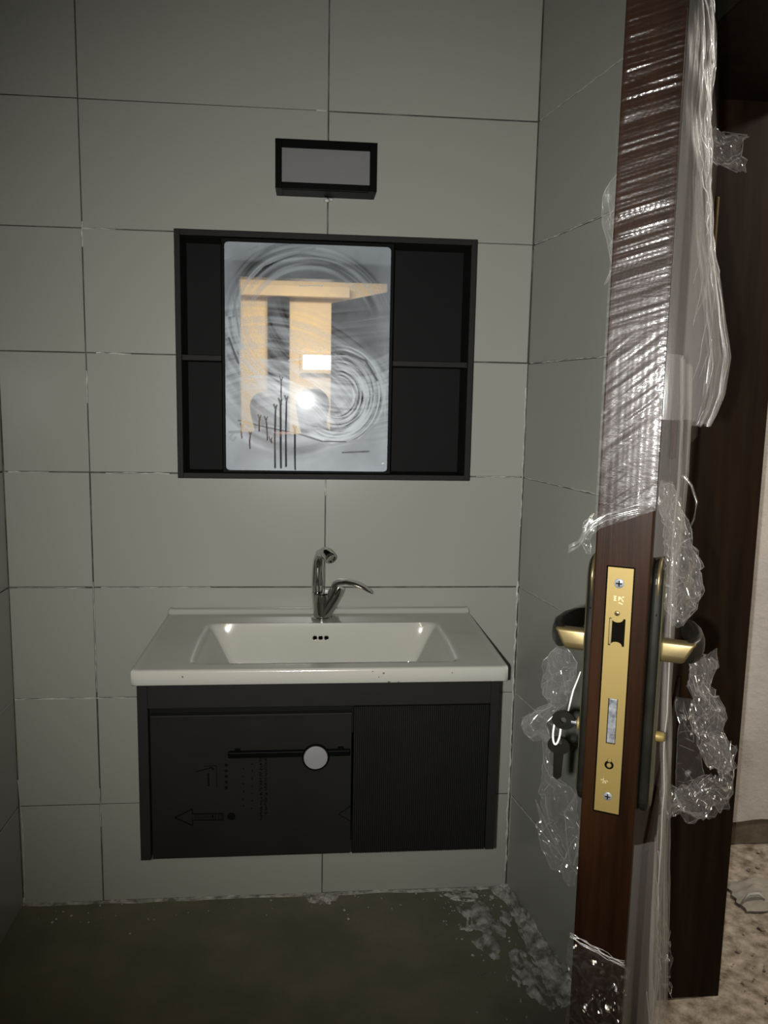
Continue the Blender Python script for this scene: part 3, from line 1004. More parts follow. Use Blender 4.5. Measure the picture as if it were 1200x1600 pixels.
# ------------------------------------------------------------------ wall lamp above the cabinet
wl = thing('wall_lamp', (-.006, 0, 1.878), 'black box wall lamp with grey panel above the mirror cabinet', 'lamp')
LX0, LX1, LZ0, LZ1, LY = -.127, .115, 1.878, 1.990, -.080
mb = MB()
mb.box(LX0, LX0 + .0155, LY, -.001, LZ0, LZ1); mb.box(LX1 - .0165, LX1, LY, -.001, LZ0, LZ1)
mb.box(LX0 + .0155, LX1 - .0165, LY, -.001, LZ1 - .019, LZ1)
mb.box(LX0 + .0155, LX1 - .0165, LY, LY + .006, LZ0, LZ0 + .0145)
mb.box(LX0 + .0155, LX1 - .0165, LY + .013, -.001, LZ0, LZ0 + .0145)
mb.build('housing', M['black'], wl, bevel=.0008)
bx('diffuser', (LX0 + .0155, LX1 - .0165, LY + .005, LY + .012, LZ0 + .0145, LZ1 - .019), M['diffuser'], wl)
bx('lower_diffuser', (LX0 + .0155, LX1 - .0165, LY + .006, LY + .013, LZ0 + .002, LZ0 + .012), M['diffuser'], wl)
MB().rock((-.003, -.004, 1.872), .009, seed=4, flat=.6).rock((.008, -.003, 1.874), .006, seed=6).build('sealant_blob', M['whiteplastic'], wl, smooth=True)

# ------------------------------------------------------------------ open door leaf, seen edge-on
N0 = Vector((.2973, -1.3490, 0))
DL = Vector((.4732, .8810, 0)).normalized()
DN = Vector((DL.y, -DL.x, 0))                      # out of the right-hand face


def D(a, n, z):
    return N0 + DL * a + DN * n + Vector((0, 0, z))


TH = .0545
dr = thing('door_1', D(.5, -.027, .012), 'dark varnished wooden door leaf standing open, seen edge-on with brass lock', None, kind='structure')
mb = MB()
mb.box(0, 1.0, -TH, 0, .012, 1.965)
mb.build('leaf', M['wood'], dr, fn=D, bevel=.0018)
for s, n0, n1 in ((1, 0, .006), (-1, -TH - .006, -TH)):
    for z0, z1 in ((.16, .84), (1.32, 1.84)):
        MB().box(.16, .86, n0 - .001, n1 + .001 if s > 0 else n1 + .001, z0, z1).build('panel', M['wood'], dr, fn=D, bevel=.005)
for z in (.25, 1.0, 1.75):
    MB().tube([D(1.004, .004, z - .05), D(1.004, .004, z + .05)], .007, 12).build('hinge', M['bronze'], dr, smooth='auto')
# dark mortise edge round the plate, then the brass faceplate with its cut-outs
FZ0, FZ1, FN0, FN1 = .9612, 1.2203, -.0405, -.0158
MB().box(-.0006, .004, FN0 - .0018, FN1 + .0012, FZ0 - .003, FZ1 + .001).build('mortise', M['dark_hole'], dr, fn=D)
lz0, lz1, ln0, ln1 = 1.1398, 1.1685, -.0365, -.0207
bz0, bz1, bn0, bn1 = 1.0357, 1.0842, -.0328, -.0234
mb = MB()
A0, A1 = -.0026, -.0007
for n0, n1, z0, z1 in ((FN0, FN1, lz1, FZ1), (FN0, ln0, lz0, lz1), (ln1, FN1, lz0, lz1), (FN0, FN1, bz1, lz0), (FN0, bn0, bz0, bz1), (bn1, FN1, bz0, bz1), (FN0, FN1, FZ0, bz0)):
    mb.box(A0, A1, n0, n1, z0, z1)
# curved lips that dip into the latch opening
for zc, sgn in ((lz1, -1), (lz0, 1)):
    pts = [((ln0 + ln1) / 2 + .0058 * math.cos(w), zc + sgn * .0042 * math.sin(w)) for w in np.linspace(0, math.pi, 12)]
    mb.prism(pts, lambda p, q, d: (d, p, q), A0, A1)
fp = mb.build('lock_faceplate', M['brass'], dr, fn=D, recalc=True)
tag(fp, 'brushed brass lock faceplate with stamped marks')
MB().box(-.0012, .006, ln0, ln1, lz0, lz1).build('latch_hole', M['dark_hole'], fp, fn=D)
MB().box(-.0018, .004, ln0 + .0004, ln0 + .0028, lz0 + .001, lz1 - .001).build('latch_cheek', M['bronze'], fp, fn=D)
MB().box(-.0016, .012, bn0 + .0006, bn1 - .0006, bz0 + .0006, bz1 - .0006).build('deadbolt', M['steel'], fp, fn=D, bevel=.0006)
ax = -DL


def screw(n, z, r, m):
    c = D(A0 + .0003, n, z)
    s = MB().lathe([(r, 0), (r, .0006), (r * .75, .0012), (.0001, .0013)], c, ax, 20).build('screw', m, fp, smooth='auto')
    for p, q in ((.62, .12), (.12, .62)):
        MB().box(A0 - .0014, A0 - .0008, n - r * p, n + r * p, z - r * q, z + r * q).build('screw_slot', M['dark_hole'], s, fn=D)
    return s


screw(-.0290, 1.2044, .0049, M['steel'])
screw(-.0277, .9786, .0045, M['steel'])
screw(-.0292, 1.1735, .0027, M['bronze'])
mb = MB()
mb.lathe([(.0046, 0), (.0046, .0004)], D(A0 + .0001, -.0282, 1.0130), ax, 18)
mb.build('cylinder_screw_hole', M['dark_hole'], fp)
MB().lathe([(.0026, 0), (.0022, .001), (.0001, .0012)], D(A0 - .0002, -.0281, 1.0128), ax, 14).build('screw', M['brass'], fp, smooth='auto')
MB().lathe([(.0026, 0), (.0018, .0012), (.0001, .0014)], D(A0 + .0001, -.0279, 1.0182), ax, 14).build('rivet', M['brass'], fp, smooth='auto')
mb = MB()


def stamp(n0, z0, n1, z1, w=.00035):
    d = Vector((n1 - n0, z1 - z0, 0)); d.normalize()
    mb.prism([(n0 - d.y * w, z0 + d.x * w), (n1 - d.y * w, z1 + d.x * w), (n1 + d.y * w, z1 - d.x * w), (n0 + d.y * w, z0 - d.x * w)], lambda p, q, dd: (dd, p, q), A0 - .0003, A0 + .0002)


for n0, z0, n1, z1 in ((-.0335, 1.191, -.0308, 1.191), (-.0322, 1.1912, -.0322, 1.1868), (-.0333, 1.1868, -.0308, 1.1868), (-.0335, 1.189, -.0311, 1.189),
                       (-.0285, 1.191, -.0262, 1.1895), (-.0262, 1.1895, -.0285, 1.188), (-.0285, 1.191, -.0285, 1.1868), (-.0255, 1.1905, -.0235, 1.1912), (-.0285, 1.185, -.0245, 1.1835), (-.0258, 1.189, -.024, 1.186),
                       (-.0358, .9955, -.0335, .9955), (-.0328, .9975, -.0328, .9920), (-.0340, .9925, -.0310, .9955), (-.0325, .9945, -.0300, .9925), (-.0300, .996, -.0285, .9945), (-.0312, .9925, -.0295, .9962), (-.0328, .9995, -.0326, .9993)):
    stamp(n0, z0, n1, z1)
mb.build('stamped_marks', mat('bright_stamp', (.95, .78, .45), (.98, .84, .5), rough=.25, metal=.8), fp, fn=D, recalc=True)


# lever plates on both faces
def plate(side):
    n_in = 0.0 if side > 0 else -TH
    zlo, zhi = .945, 1.222
    prof = []
    ac, hw = .056, .026
    for w in np.linspace(0, math.pi, 13):
        prof.append((ac + hw * math.cos(w), zhi - .022 + .022 * math.sin(w)))
    for w in np.linspace(math.pi, 2 * math.pi, 13):
        prof.append((ac + hw * math.cos(w), zlo + .022 + .022 * math.sin(w)))
    mb = MB()
    mb.prism(prof, lambda p, q, d: (p, n_in + side * d, q), 0, .0105)
    o = mb.build('lever_plate', M['bronze_dark'], dr, fn=D, bevel=.0035, seg=3)
    mb = MB()
    pr2 = [(ac + (p - ac) * .78, (zlo + zhi) / 2 + (q - (zlo + zhi) / 2) * .965) for p, q in prof]
    mb.prism(pr2, lambda p, q, d: (p, n_in + side * d, q), .009, .0122)
    mb.build('raised_border', M['bronze_dim'], o, fn=D, bevel=.002, seg=2)
    # bright bead round the upper end of the plate
    arc = [(ac + hw * .98 * math.cos(w), n_in + side * .006, zhi - .022 + .0222 * math.sin(w)) for w in np.linspace(math.pi, .35 * math.pi, 16)]
    arc = [(ac - hw * .98, n_in + side * .006, zhi - .055)] + arc
    MB().tube(arc, [.0008] + [.0020] * (len(arc) - 1), 8).build('plate_bead', M['bronze'], o, fn=D, smooth=True)
    zl = 1.1245
    root, tip = n_in + side * .010, n_in + side * (.047 if side > 0 else .0465)
    # neck: straight bar with a slanted end, then the grip runs back along the door
    mb = MB()
    zz = [(1, .0135), (.0, .0)]
    sec = [(zl + .0125, -.008), (zl + .0125, .008), (zl - .0055, .0095), (zl - .0115, .005), (zl - .0115, -.005), (zl - .0055, -.0095)]
    vs = []
    for q, da in sec:
        vs.append((ac + da, root, q))
    for q, da in sec:
        cut = (zl + .0125 - q) * .55
        vs.append((ac + da, tip - side * cut, q))
    mb.add(vs, [tuple(range(6)), tuple(range(11, 5, -1))] + [(i, (i + 1) % 6, 6 + (i + 1) % 6, 6 + i) for i in range(6)])
    lev = mb.build('lever', M['bronze'], dr, fn=D, bevel=.0042, seg=4, smooth=True)
    grip = [(ac - .004, tip - side * .0085, zl + .001), (ac + .008, tip - side * .003, zl + .003), (ac + .026, tip - side * .001, zl + .004), (ac + .055, tip - side * .0045, zl + .004),
            (ac + .085, tip - side * .011, zl + .002), (ac + .108, tip - side * .016, zl - .001), (ac + .112, tip - side * .017, zl - .002)]
    MB().tube(grip, [.0110, .0125, .0128, .0125, .012, .0105, .007], 16, sq=(.62, 1.0), up=(0, 0, 1), power=3).build('grip', M['bronze_dark'], lev, fn=D, smooth='auto')
    return o


plate(-1)
pR = plate(1)
MB().lathe([(.0055, 0), (.0055, .008), (.004, .010), (.0001, .0105)], D(.056, .011, 1.029), DN, 16).build('lock_cylinder', M['brass'], pR, smooth='auto')
MB().lathe([(.0075, 0), (.0075, .006), (.006, .007), (.0001, .007)], D(.056, -TH - .010, 1.029), -DN, 16).build('lock_cylinder', M['brass'], dr, smooth='auto')

# keys left in the lock on the bathroom side
kt = thing('key_bunch', D(.056, -.083, .958), 'dark keys hanging from the lock beneath the left door lever', 'keys')
mb = MB()
mb.tube([(.056, -.0705, 1.029), (.056, -.078, 1.029)], .0024, 10)
mb.build('key_blade', M['steel'], kt, fn=D, smooth='auto')
FK = lambda p, q, d: (.056 + d, p, q)


def bow(cn, cz, r, hole_r, hz):
    pts = [(cn + r * math.cos(w), cz + r * 0.82 * math.sin(w)) for w in np.linspace(0, 2 * math.pi, 25)[:-1]]
    hol = [(cn + hole_r * math.cos(w), cz + hz + hole_r * math.sin(w)) for w in np.linspace(0, 2 * math.pi, 25)[:-1]]
    mb = MB()
    vs = []
    for d in (-.0017, .0017):
        vs += [FK(p, q, d) for p, q in pts] + [FK(p, q, d) for p, q in hol]
    fs = []
    n = 24
    for i in range(n):
        j = (i + 1) % n
        fs += [(i, j, n + j, n + i), (2 * n + i, 3 * n + i, 3 * n + j, 2 * n + j), (i, 2 * n + i, 2 * n + j, j), (n + i, n + j, 3 * n + j, 3 * n + i)]
    mb.add(vs, fs)
    return mb


b1 = bow(-.0865, 1.0295, .0132, .0034, 0.0).build('key_bow', M['bronze_dark'], kt, fn=D, smooth='auto')
ring = [(.056 + .006 * math.sin(w), -.0935 - .004 * math.cos(w), 1.0150 + .0135 * math.sin(w)) for w in np.linspace(0, 2 * math.pi, 25)]
tag(MB().tube(ring, .0012, 8, caps=False).build('key_ring', M['whiteplastic'], kt, fn=D, smooth=True), 'white plastic loop joining the keys')
b2 = bow(-.0905, .9985, .0126, .0034, .0045).build('key_bow', M['bronze_dark'], kt, fn=D, smooth='auto')
mb = MB()
mb.prism([(-.0958, .990), (-.0848, .990), (-.0858, .975), (-.0862, .962), (-.0905, .958), (-.0950, .961), (-.0955, .975)], FK, -.0014, .0014)
mb.build('key_blade', M['bronze_dark'], kt, fn=D)
tag(MB().tube([(.056, -.0820, 1.041), (.056, -.0795, 1.056), (.055, -.0775, 1.066), (.053, -.0730, 1.080), (.05, -.0700, 1.090)], [.0011, .0011, .001, .0008, .0006], 8).build('tag_string', M['whiteplastic'], kt, fn=D, smooth=True), 'white string tied to the upper key')


# ------------------------------------------------------------------ clear stretch film on and round the door
def lerp_rows(rows, z):
    if z >= rows[0][0]:
        return rows[0][1:]
    for (za, la, ra), (zb, lb, rb) in zip(rows, rows[1:]):
        if zb <= z <= za:
            k = (za - z) / (za - zb + 1e-9)
            return la + (lb - la) * k, ra + (rb - ra) * k
    return rows[-1][1:]


def ridged(p, o=4):
    return noise.ridged_multi_fractal(p, 1.0, 2.1, o, 1.0, 2.0)


def lattice(x, y, seed):
    """random heights on a skewed triangular lattice, joined by flat facets"""
    F, G = .3660254, .2113249
    t = (x + y) * F
    i, j = math.floor(x + t), math.floor(y + t)
    x0, y0 = x - (i - (i + j) * G), y - (j - (i + j) * G)
    i1, j1 = (1, 0) if x0 > y0 else (0, 1)
    P = [(0, 0), (i1 - G, j1 - G), (1 - 2 * G, 1 - 2 * G)]
    h = [noise.cell(Vector((i * 1.0 + a_ + .5, j * 1.0 + b_ + .5, seed + .5))) for a_, b_ in ((0, 0), (i1, j1), (1, 1))]
    (xa, ya), (xb, yb), (xc, yc) = P
    det = (yb - yc) * (xa - xc) + (xc - xb) * (ya - yc)
    l0 = ((yb - yc) * (x0 - xc) + (xc - xb) * (y0 - yc)) / det
    l1 = ((yc - ya) * (x0 - xc) + (xa - xc) * (y0 - yc)) / det
    return l0 * h[0] + l1 * h[1] + (1 - l0 - l1) * h[2]


def facets(x, y, seed, size, o=2):
    q = noise.noise(Vector((x * 40, y * 40, seed))) * .4
    v, w, tot = 0, 1.0, 0
    for k in range(o):
        v += w * lattice(x / size + q + k * 9, y / size * .75 + q, seed + 11 * k)
        tot += w
        size *= .43
        w *= .42
    return v / tot


def crumple(name, label, rows, a0, seed, depth=.018, nu=30, step=.0020, jag=.004, m='film_crumple', freq=55, layers=1, into=None):
    mb = MB() if into is None else into
    for lay in range(layers):
        sd = seed + lay * 7.7
        nv = max(6, int((rows[0][0] - rows[-1][0]) / step))

        def fn(u, v):
            z = rows[0][0] + (rows[-1][0] - rows[0][0]) * v
            l, r = lerp_rows(rows, z)
            j1 = jag * noise.fractal(Vector((z * 90, sd, 0)), 1.0, 2.0, 3)
            j2 = jag * noise.fractal(Vector((z * 90, sd + 5, 3)), 1.0, 2.0, 3)
            n = (l + j1) + (r + j2 - l - j1) * u
            size = .62 / freq
            da = depth * 1.15 * facets(n, z, sd, size, 3)
            zz = z + .25 * size * lattice(n / size + 5, z / size, sd + 3)
            nn = n + .25 * size * lattice(n / size + 2, z / size + 8, sd + 7)
            return (a0 + da + lay * .006, nn, zz)
        mb.grid(fn, nu, nv)
        rc_ = random.Random(int(sd * 100))
        ne = max(8, nv // 3)
        for ue in (0.0, 1.0):
            mb.tube([fn(ue, k / ne) for k in range(ne + 1)], [.0004 + .0007 * abs(noise.noise(Vector((k * .7, sd, ue)))) for k in range(ne + 1)], 6)
        for k in range(int(4 + 90 * (rows[0][0] - rows[-1][0]))):
            ua, va, ub, vb = rc_.random(), rc_.random(), rc_.random(), rc_.random()
            vb = va + (vb - va) * .35
            mb.tube([fn(ua + (ub - ua) * q_ / 6, va + (vb - va) * q_ / 6) for q_ in range(7)], rc_.choice((.0003, .0004, .0006)), 5)
    if into is not None:
        return mb
    o = mb.build(name, M[m], fn=D, recalc=False, smooth=False)
    tag(o, label, 'plastic film')
    return o


# tight wrap over the edge of the leaf, upper part
mb = MB()


def wrap(u, v):
    z = 1.256 + v * .64 + (.024 * u if v < .04 else 0)
    n = -TH - .0015 + u * (TH + .0022)
    ang = math.radians(38 - 26 * max(0, min(1, (z - 1.45) / .3)))
    al, ac_ = n * math.cos(ang) + z * math.sin(ang), -n * math.sin(ang) + z * math.cos(ang)
    up = max(0.0, min(1.0, (z - 1.42) / .12))
    k = noise.fractal(Vector((al * 16, ac_ * 190, 3)), 1.0, 2.0, 4)
    k2 = noise.noise(Vector((al * 9, ac_ * 60, 8)))
    k3 = noise.noise(Vector((n * 260, z * 9, 4)))
    patch = .42 + 1.4 * max(0, noise.noise(Vector((n * 16, z * 11, 5))) + .15)
    amp = (.00055 + .0010 * up) * patch
    a = -.0022 - (amp * (k * .8 + k2 + .6) + .00013 * (1 - up) * k3) * min(1, min(u, 1 - u) * 8 + .1)
    return (min(a, -.0006), n, z)


mb.grid(wrap, 60, 560)
tag(mb.build('film_wrap', M['film_tight'], fn=D, recalc=False, smooth=True), 'clear stretch film wrapped tight over the upper door edge', 'plastic film')
# rolled lower hem of that wrap with a loose tail on the left
mb = MB()
hem = [(-.006, -.0800, 1.236), (-.008, -.0700, 1.243), (-.009, -.0640, 1.254), (-.007, -.0560, 1.264), (-.006, -.0442, 1.2715), (-.0055, -.030, 1.2765), (-.005, -.016, 1.281), (-.004, -.002, 1.284)]
for k in range(5):
    pts = []
    for i, (a, n, z) in enumerate(hem):
        pts.append((a + .003 * noise.noise(Vector((i * .9, k * 3, 0))), n + .003 * noise.noise(Vector((i, k * 5, 1))), z + .0035 * noise.noise(Vector((i * .8, k * 2, 4))) - .0018 * k + .003))
    mb.tube(pts, [.0008 + .0016 * abs(noise.noise(Vector((i, k, 2)))) for i in range(len(hem))], 7)
crumple(None, None, [(1.272, -.060, -.048), (1.262, -.066, -.052), (1.252, -.067, -.057), (1.240, -.067, -.060), (1.233, -.064, -.060)], -.004, 3, depth=.006, nu=10, step=.002, jag=.002, into=mb)
tag(mb.build('film_hem', M['film_crumple'], fn=D, recalc=False, smooth=True), 'rolled film hem with a curled tail just above the brass faceplate', 'plastic film')
# loose bulge on the left of the upper edge
crumple('film_bulge', 'small loose film bulge on the left of the upper door edge', [(1.60, -.0585, -.0555), (1.575, -.0655, -.0555), (1.55, -.0665, -.0555), (1.528, -.0628, -.0555), (1.500, -.058, -.0555)], .006, 12, depth=.004, nu=10, jag=.0005, m='film_fold', freq=20)
# big loose flap hanging from the right face
sil = [(1.95, .010, 0), (1.7735, .0125, 0), (1.708, .0175, 0), (1.679, .0166, 0), (1.655, .0165, 0), (1.594, .0219, 0), (1.544, .0271, 0), (1.506, .0358, 0), (1.468, .0426, 0), (1.433, .0499, 0), (1.398, .0476, 0), (1.378, .0417, 0), (1.36, .034, 0)]
mb = MB()


def flap(lay):
    def fn(u, v):
        z = 1.92 + (1.368 - 1.92) * v
        nm, _ = lerp_rows(sil, z)
        prof = max(0, math.sin(math.pi * min(1, u ** .8))) ** .7
        fan = (u - .1) * (1 + 1.2 * (1.9 - z))
        fold = ridged(Vector((fan * 7 + (z - 1.4) * 2.2 + lay * 3, z * 1.4, 2 + lay)), 3) * .5 - .5
        f2 = noise.noise(Vector((fan * 16 + z * 5, z * 3.5, 7 + lay)))
        diag = noise.noise(Vector((u * 4 + z * 26, u * 3, 4))) if z > 1.6 else 0
        f3 = 1 - abs(noise.noise(Vector((fan * 30 + z * 6, z * 2.2, 3 + lay)))) * 2
        n = .0012 + (nm - lay * .007) * prof * (1 + .08 * f2) + .011 * fold * prof + .0035 * f3 * prof + .006 * diag * prof
        a = -.001 + .20 * u + .012 * f2 * prof
        hemw = .010 * noise.noise(Vector((u * 5, 3 + lay, 0))) * max(0, (v - .9) * 10)
        return (a, max(n, .0011), z + hemw - .012 * u * max(0, (v - .8) * 5))
    return fn


mb.grid(flap(0), 110, 200)
mb.grid(flap(1), 60, 120)
ff = flap(0)
fold = MB()
rf = random.Random(8)
for k in range(22):
    ua, ub = rf.uniform(.03, .5), rf.uniform(.15, .95)
    va, vb = rf.uniform(.0, .6), rf.uniform(.7, 1)
    if k > 12:
        va, vb, ub = rf.uniform(.1, .4), rf.uniform(.42, .55), ua + .2
    pts = [ff(ua + (ub - ua) * (q_ / 24) ** 1.2, va + (vb - va) * q_ / 24) for q_ in range(25)]
    fold.tube([(a_, n_ + .0006, z_) for a_, n_, z_ in pts], [.0002 + .0006 * math.sin(math.pi * q_ / 24) * rf.uniform(.4, 1.2) for q_ in range(25)], 6)
fo = tag(mb.build('film_flap', M['film_fold'], fn=D, recalc=False, smooth=True), 'large loose film flap with long folds hanging beside the upper door edge', 'plastic film')
fold.build('fold_lines', M['film_crease'], fo, fn=D, recalc=False, smooth=True, kind='stuff')
fold = MB()
# film that still covers the right face lower down, in upright folds
sil2 = [(1.44, .010, 0), (1.3645, .0150, 0), (1.299, .0165, 0), (1.2, .0135, 0), (1.11, .0118, 0), (1.0, .016, 0), (.95, .023, 0), (.86, .0255, 0), (.79, .0280, 0), (.72, .033, 0), (.5, .045, 0)]
mb = MB()


def sleeve(u, v):
    z = 1.43 + (.45 - 1.43) * v
    nm, _ = lerp_rows(sil2, z)
    prof = min(1, u * 9) * max(0, 1 - max(0, (u - .82) / .18)) ** .5
    fold = ridged(Vector((u * 9 + z * .4, z * .9, 5)), 3) * .5 - .5
    f2 = noise.noise(Vector((u * 20 + z * 2, z * 2.5, 1)))
    n = .0015 + nm * prof * (.75 + .25 * f2) + .008 * fold * prof + .003 * prof * (1 - 2 * abs(noise.noise(Vector((u * 34 + z * 3, z * 2, 9)))))
    return (-.0005 + .34 * u ** 1.3, max(n, .0012), z)


mb.grid(sleeve, 110, 260, keep=lambda u, v: not (.930 < 1.43 - .98 * v < 1.235 and u ** 1.3 * .34 < .085))
for k in range(9):
    ua, ub = rf.uniform(.02, .5), rf.uniform(.02, .6)
    va, vb = rf.uniform(.0, .7), rf.uniform(.3, 1)
    if abs(vb - va) < .15:
        continue
    pts = [sleeve(ua + (ub - ua) * q_ / 24, va + (vb - va) * q_ / 24) for q_ in range(25)]
    if any(.93 < z_ < 1.235 and a_ < .085 for a_, n_, z_ in pts):
        continue
    fold.tube([(a_, n_ + .0006, z_) for a_, n_, z_ in pts], [.0003 + .0005 * math.sin(math.pi * q_ / 24) for q_ in range(25)], 6)
fo = tag(mb.build('film_sleeve', M['film_sheet'], fn=D, recalc=False, smooth=True), 'upright folds of film still covering the right face of the door', 'plastic film')
fold.build('fold_lines', M['film_crease'], fo, fn=D, recalc=False, smooth=True, kind='stuff')
crumple('film_bag', 'crumpled film pouch hanging above the right door lever', [(1.305, .002, .012), (1.27, .0010, .024), (1.25, .010, .033), (1.22, .010, .045), (1.20, .008, .048), (1.176, .014, .044), (1.157, .021, .032)], .045, 21, depth=.03, layers=2, freq=42)
mb = MB()
mb.tube([(.08, .0137, 1.3118), (.08, .0215, 1.3075), (.08, .0290, 1.2985), (.08, .0352, 1.2814), (.08, .0340, 1.2643), (.08, .0302, 1.2530)], [.0010, .0016, .0014, .0012, .0010, .0005], 8)
tag(mb.build('film_strand', M['film_crumple'], fn=D, recalc=False, smooth=True), 'thin curved film strand arching beside the crumpled pouch', 'plastic film')
crumple('film_spike', 'torn film tuft sticking out to the right near the top of the door', [(1.657, .026, .034), (1.650, .018, .052), (1.645, .016, .0592), (1.638, .016, .055), (1.631, .018, .052), (1.625, .030, .0575), (1.617, .050, .058)], .10, 33, depth=.02, step=.0018, jag=.006, freq=70)
mb = MB()
crumple(None, None, [(1.112, .036, .064), (1.10, .04, .068), (1.076, .040, .062), (1.056, .046, .078), (1.045, .044, .080), (1.03, .049, .077), (1.01, .055, .089), (.998, .058, .093), (.985, .066, .088)], .10, 41, depth=.03, layers=2, freq=48, into=mb)
crumple(None, None, [(.990, .066, .09), (.965, .078, .094), (.94, .082, .096)], .17, 44, depth=.02, freq=50, into=mb)
tag(mb.build('film_streamer', M['film_crumple'], fn=D, recalc=False), 'crumpled film streamer hanging below the right door lever', 'plastic film')
mb = MB()
crumple(None, None, [(.912, .068, .094), (.895, .05, .0955), (.88, .028, .0954), (.868, .012, .09), (.853, .012, .07), (.842, .022, .05)], .25, 51, depth=.03, layers=2, freq=40, nu=48, step=.0018, into=mb)
crumple(None, None, [(1.02, .020, .032), (.97, .022, .046), (.92, .024, .062), (.885, .024, .085)], .22, 55, depth=.010, freq=14, jag=.001, into=mb)
tag(mb.build('film_band', M['film_crumple'], fn=D, recalc=False), 'bunched film band drawn across to the dark door frame below the lever', 'plastic film')
mb = MB()
crumple(None, None, [(1.092, -.112, -.100), (1.075, -.125, -.088), (1.06, -.1255, -.082), (1.035, -.123, -.092), (1.02, -.116, -.098), (1.01, -.13, -.105), (1.0, -.14, -.115), (.99, -.15, -.12), (.98, -.146, -.115), (.972, -.132, -.112)], .12, 61, depth=.02, freq=55, layers=2, into=mb)
crumple(None, None, [(.978, -.131, -.112), (.96, -.125, -.112), (.94, -.119, -.106), (.913, -.119, -.085), (.88, -.120, -.074), (.86, -.126, -.068), (.84, -.120, -.068), (.82, -.108, -.070), (.805, -.094, -.071), (.795, -.082, -.070)], .12, 64, depth=.022, freq=26, into=mb)
for pts, r in (([(.10, -.0705, .934), (.10, -.0780, .915), (.10, -.0868, .898), (.10, -.083, .862), (.10, -.0765, .832)], .0012), ([(.10, -.120, .900), (.10, -.106, .872), (.10, -.092, .846), (.10, -.080, .828)], .0009),
               ([(.10, -.0690, .89), (.10, -.0698, .855), (.10, -.073, .832)], .0011), ([(.10, -.1225, .905), (.10, -.116, .885), (.10, -.112, .868)], .0010)):
    mb.tube(pts, r, 7)
tag(mb.build('film_scrap', M['film_crumple'], fn=D, recalc=False), 'ragged film scrap hanging behind the keys on the left of the door', 'plastic film')
# film round the foot of the edge
mb = MB()


def foot(u, v):
    z = .820 - v * .36 - .010 * u * (1 - v)
    n = -TH - .0025 + u * (TH + .010)
    k = facets(n, z, 31.0, .026, 3)
    top = .006 * max(0, 1 - v * 22)
    return (-.0145 - .0125 * k - top, n + .003 * lattice(n / .02, z / .02, 5.0), z)


mb.grid(foot, 48, 200)
fold = MB()
for k in range(5):
    zz = [.8185 - .0028 * q_ * .6 - .0016 * k + .0042 * noise.noise(Vector((q_ * .55, k * 2.7, 3))) for q_ in range(11)]
    fold.tube([(-.007 - .003 * abs(noise.noise(Vector((q_ * .6, k, 9)))), -.0575 + .0058 * q_, zz[q_]) for q_ in range(11)],
              [.0003 + .0011 * abs(noise.noise(Vector((q_ * .5, k * 4.1, 1)))) for q_ in range(11)], 7)
fo = tag(mb.build('film_cuff', M['film_clear'], fn=D, recalc=False, smooth=False), 'crinkled film wrapped round the lower door edge near the floor', 'plastic film')
fold.build('rolled_edge', M['film_crease'], fo, fn=D, recalc=False, smooth=True, kind='stuff')
crumple('film_remnant', 'narrow film remnant standing against the foot of the dark door frame', [(.670, .018, .024), (.655, .018, .032), (.63, .021, .038), (.60, .020, .039), (.58, .026, .038), (.565, .028, .045), (.555, .030, .044)], .30, 71, depth=.02, freq=55)


# ------------------------------------------------------------------ the people seen in the mirror
def skin_mesh(name, nodes, edges, m, parent, sub=2, root=0):
    me = bpy.data.meshes.new(name)
    org = parent.matrix_world.translation
    me.from_pydata([tuple(Vector(p) - org) for p, r in nodes], edges, [])
    o = bpy.data.objects.new(name, me)
    COL.objects.link(o)
    o.parent = parent
    o.matrix_world = Matrix.Translation(org)
    md_ = o.modifiers.new('skin', 'SKIN')
    md_.use_smooth_shade = True
    lay = me.skin_vertices[0] if me.skin_vertices else None
    if lay is None:
        bm = bmesh.new(); bm.from_mesh(me)
        bm.verts.layers.skin.verify()
        bm.to_mesh(me); bm.free()
        lay = me.skin_vertices[0]
    for i, (p, r) in enumerate(nodes):
        lay.data[i].radius = (r, r) if not hasattr(r, '__len__') else r
        lay.data[i].use_root = (i == root)
    ss = o.modifiers.new('sub', 'SUBSURF')
    ss.levels = ss.render_levels = sub
    me.materials.append(m)
    return o


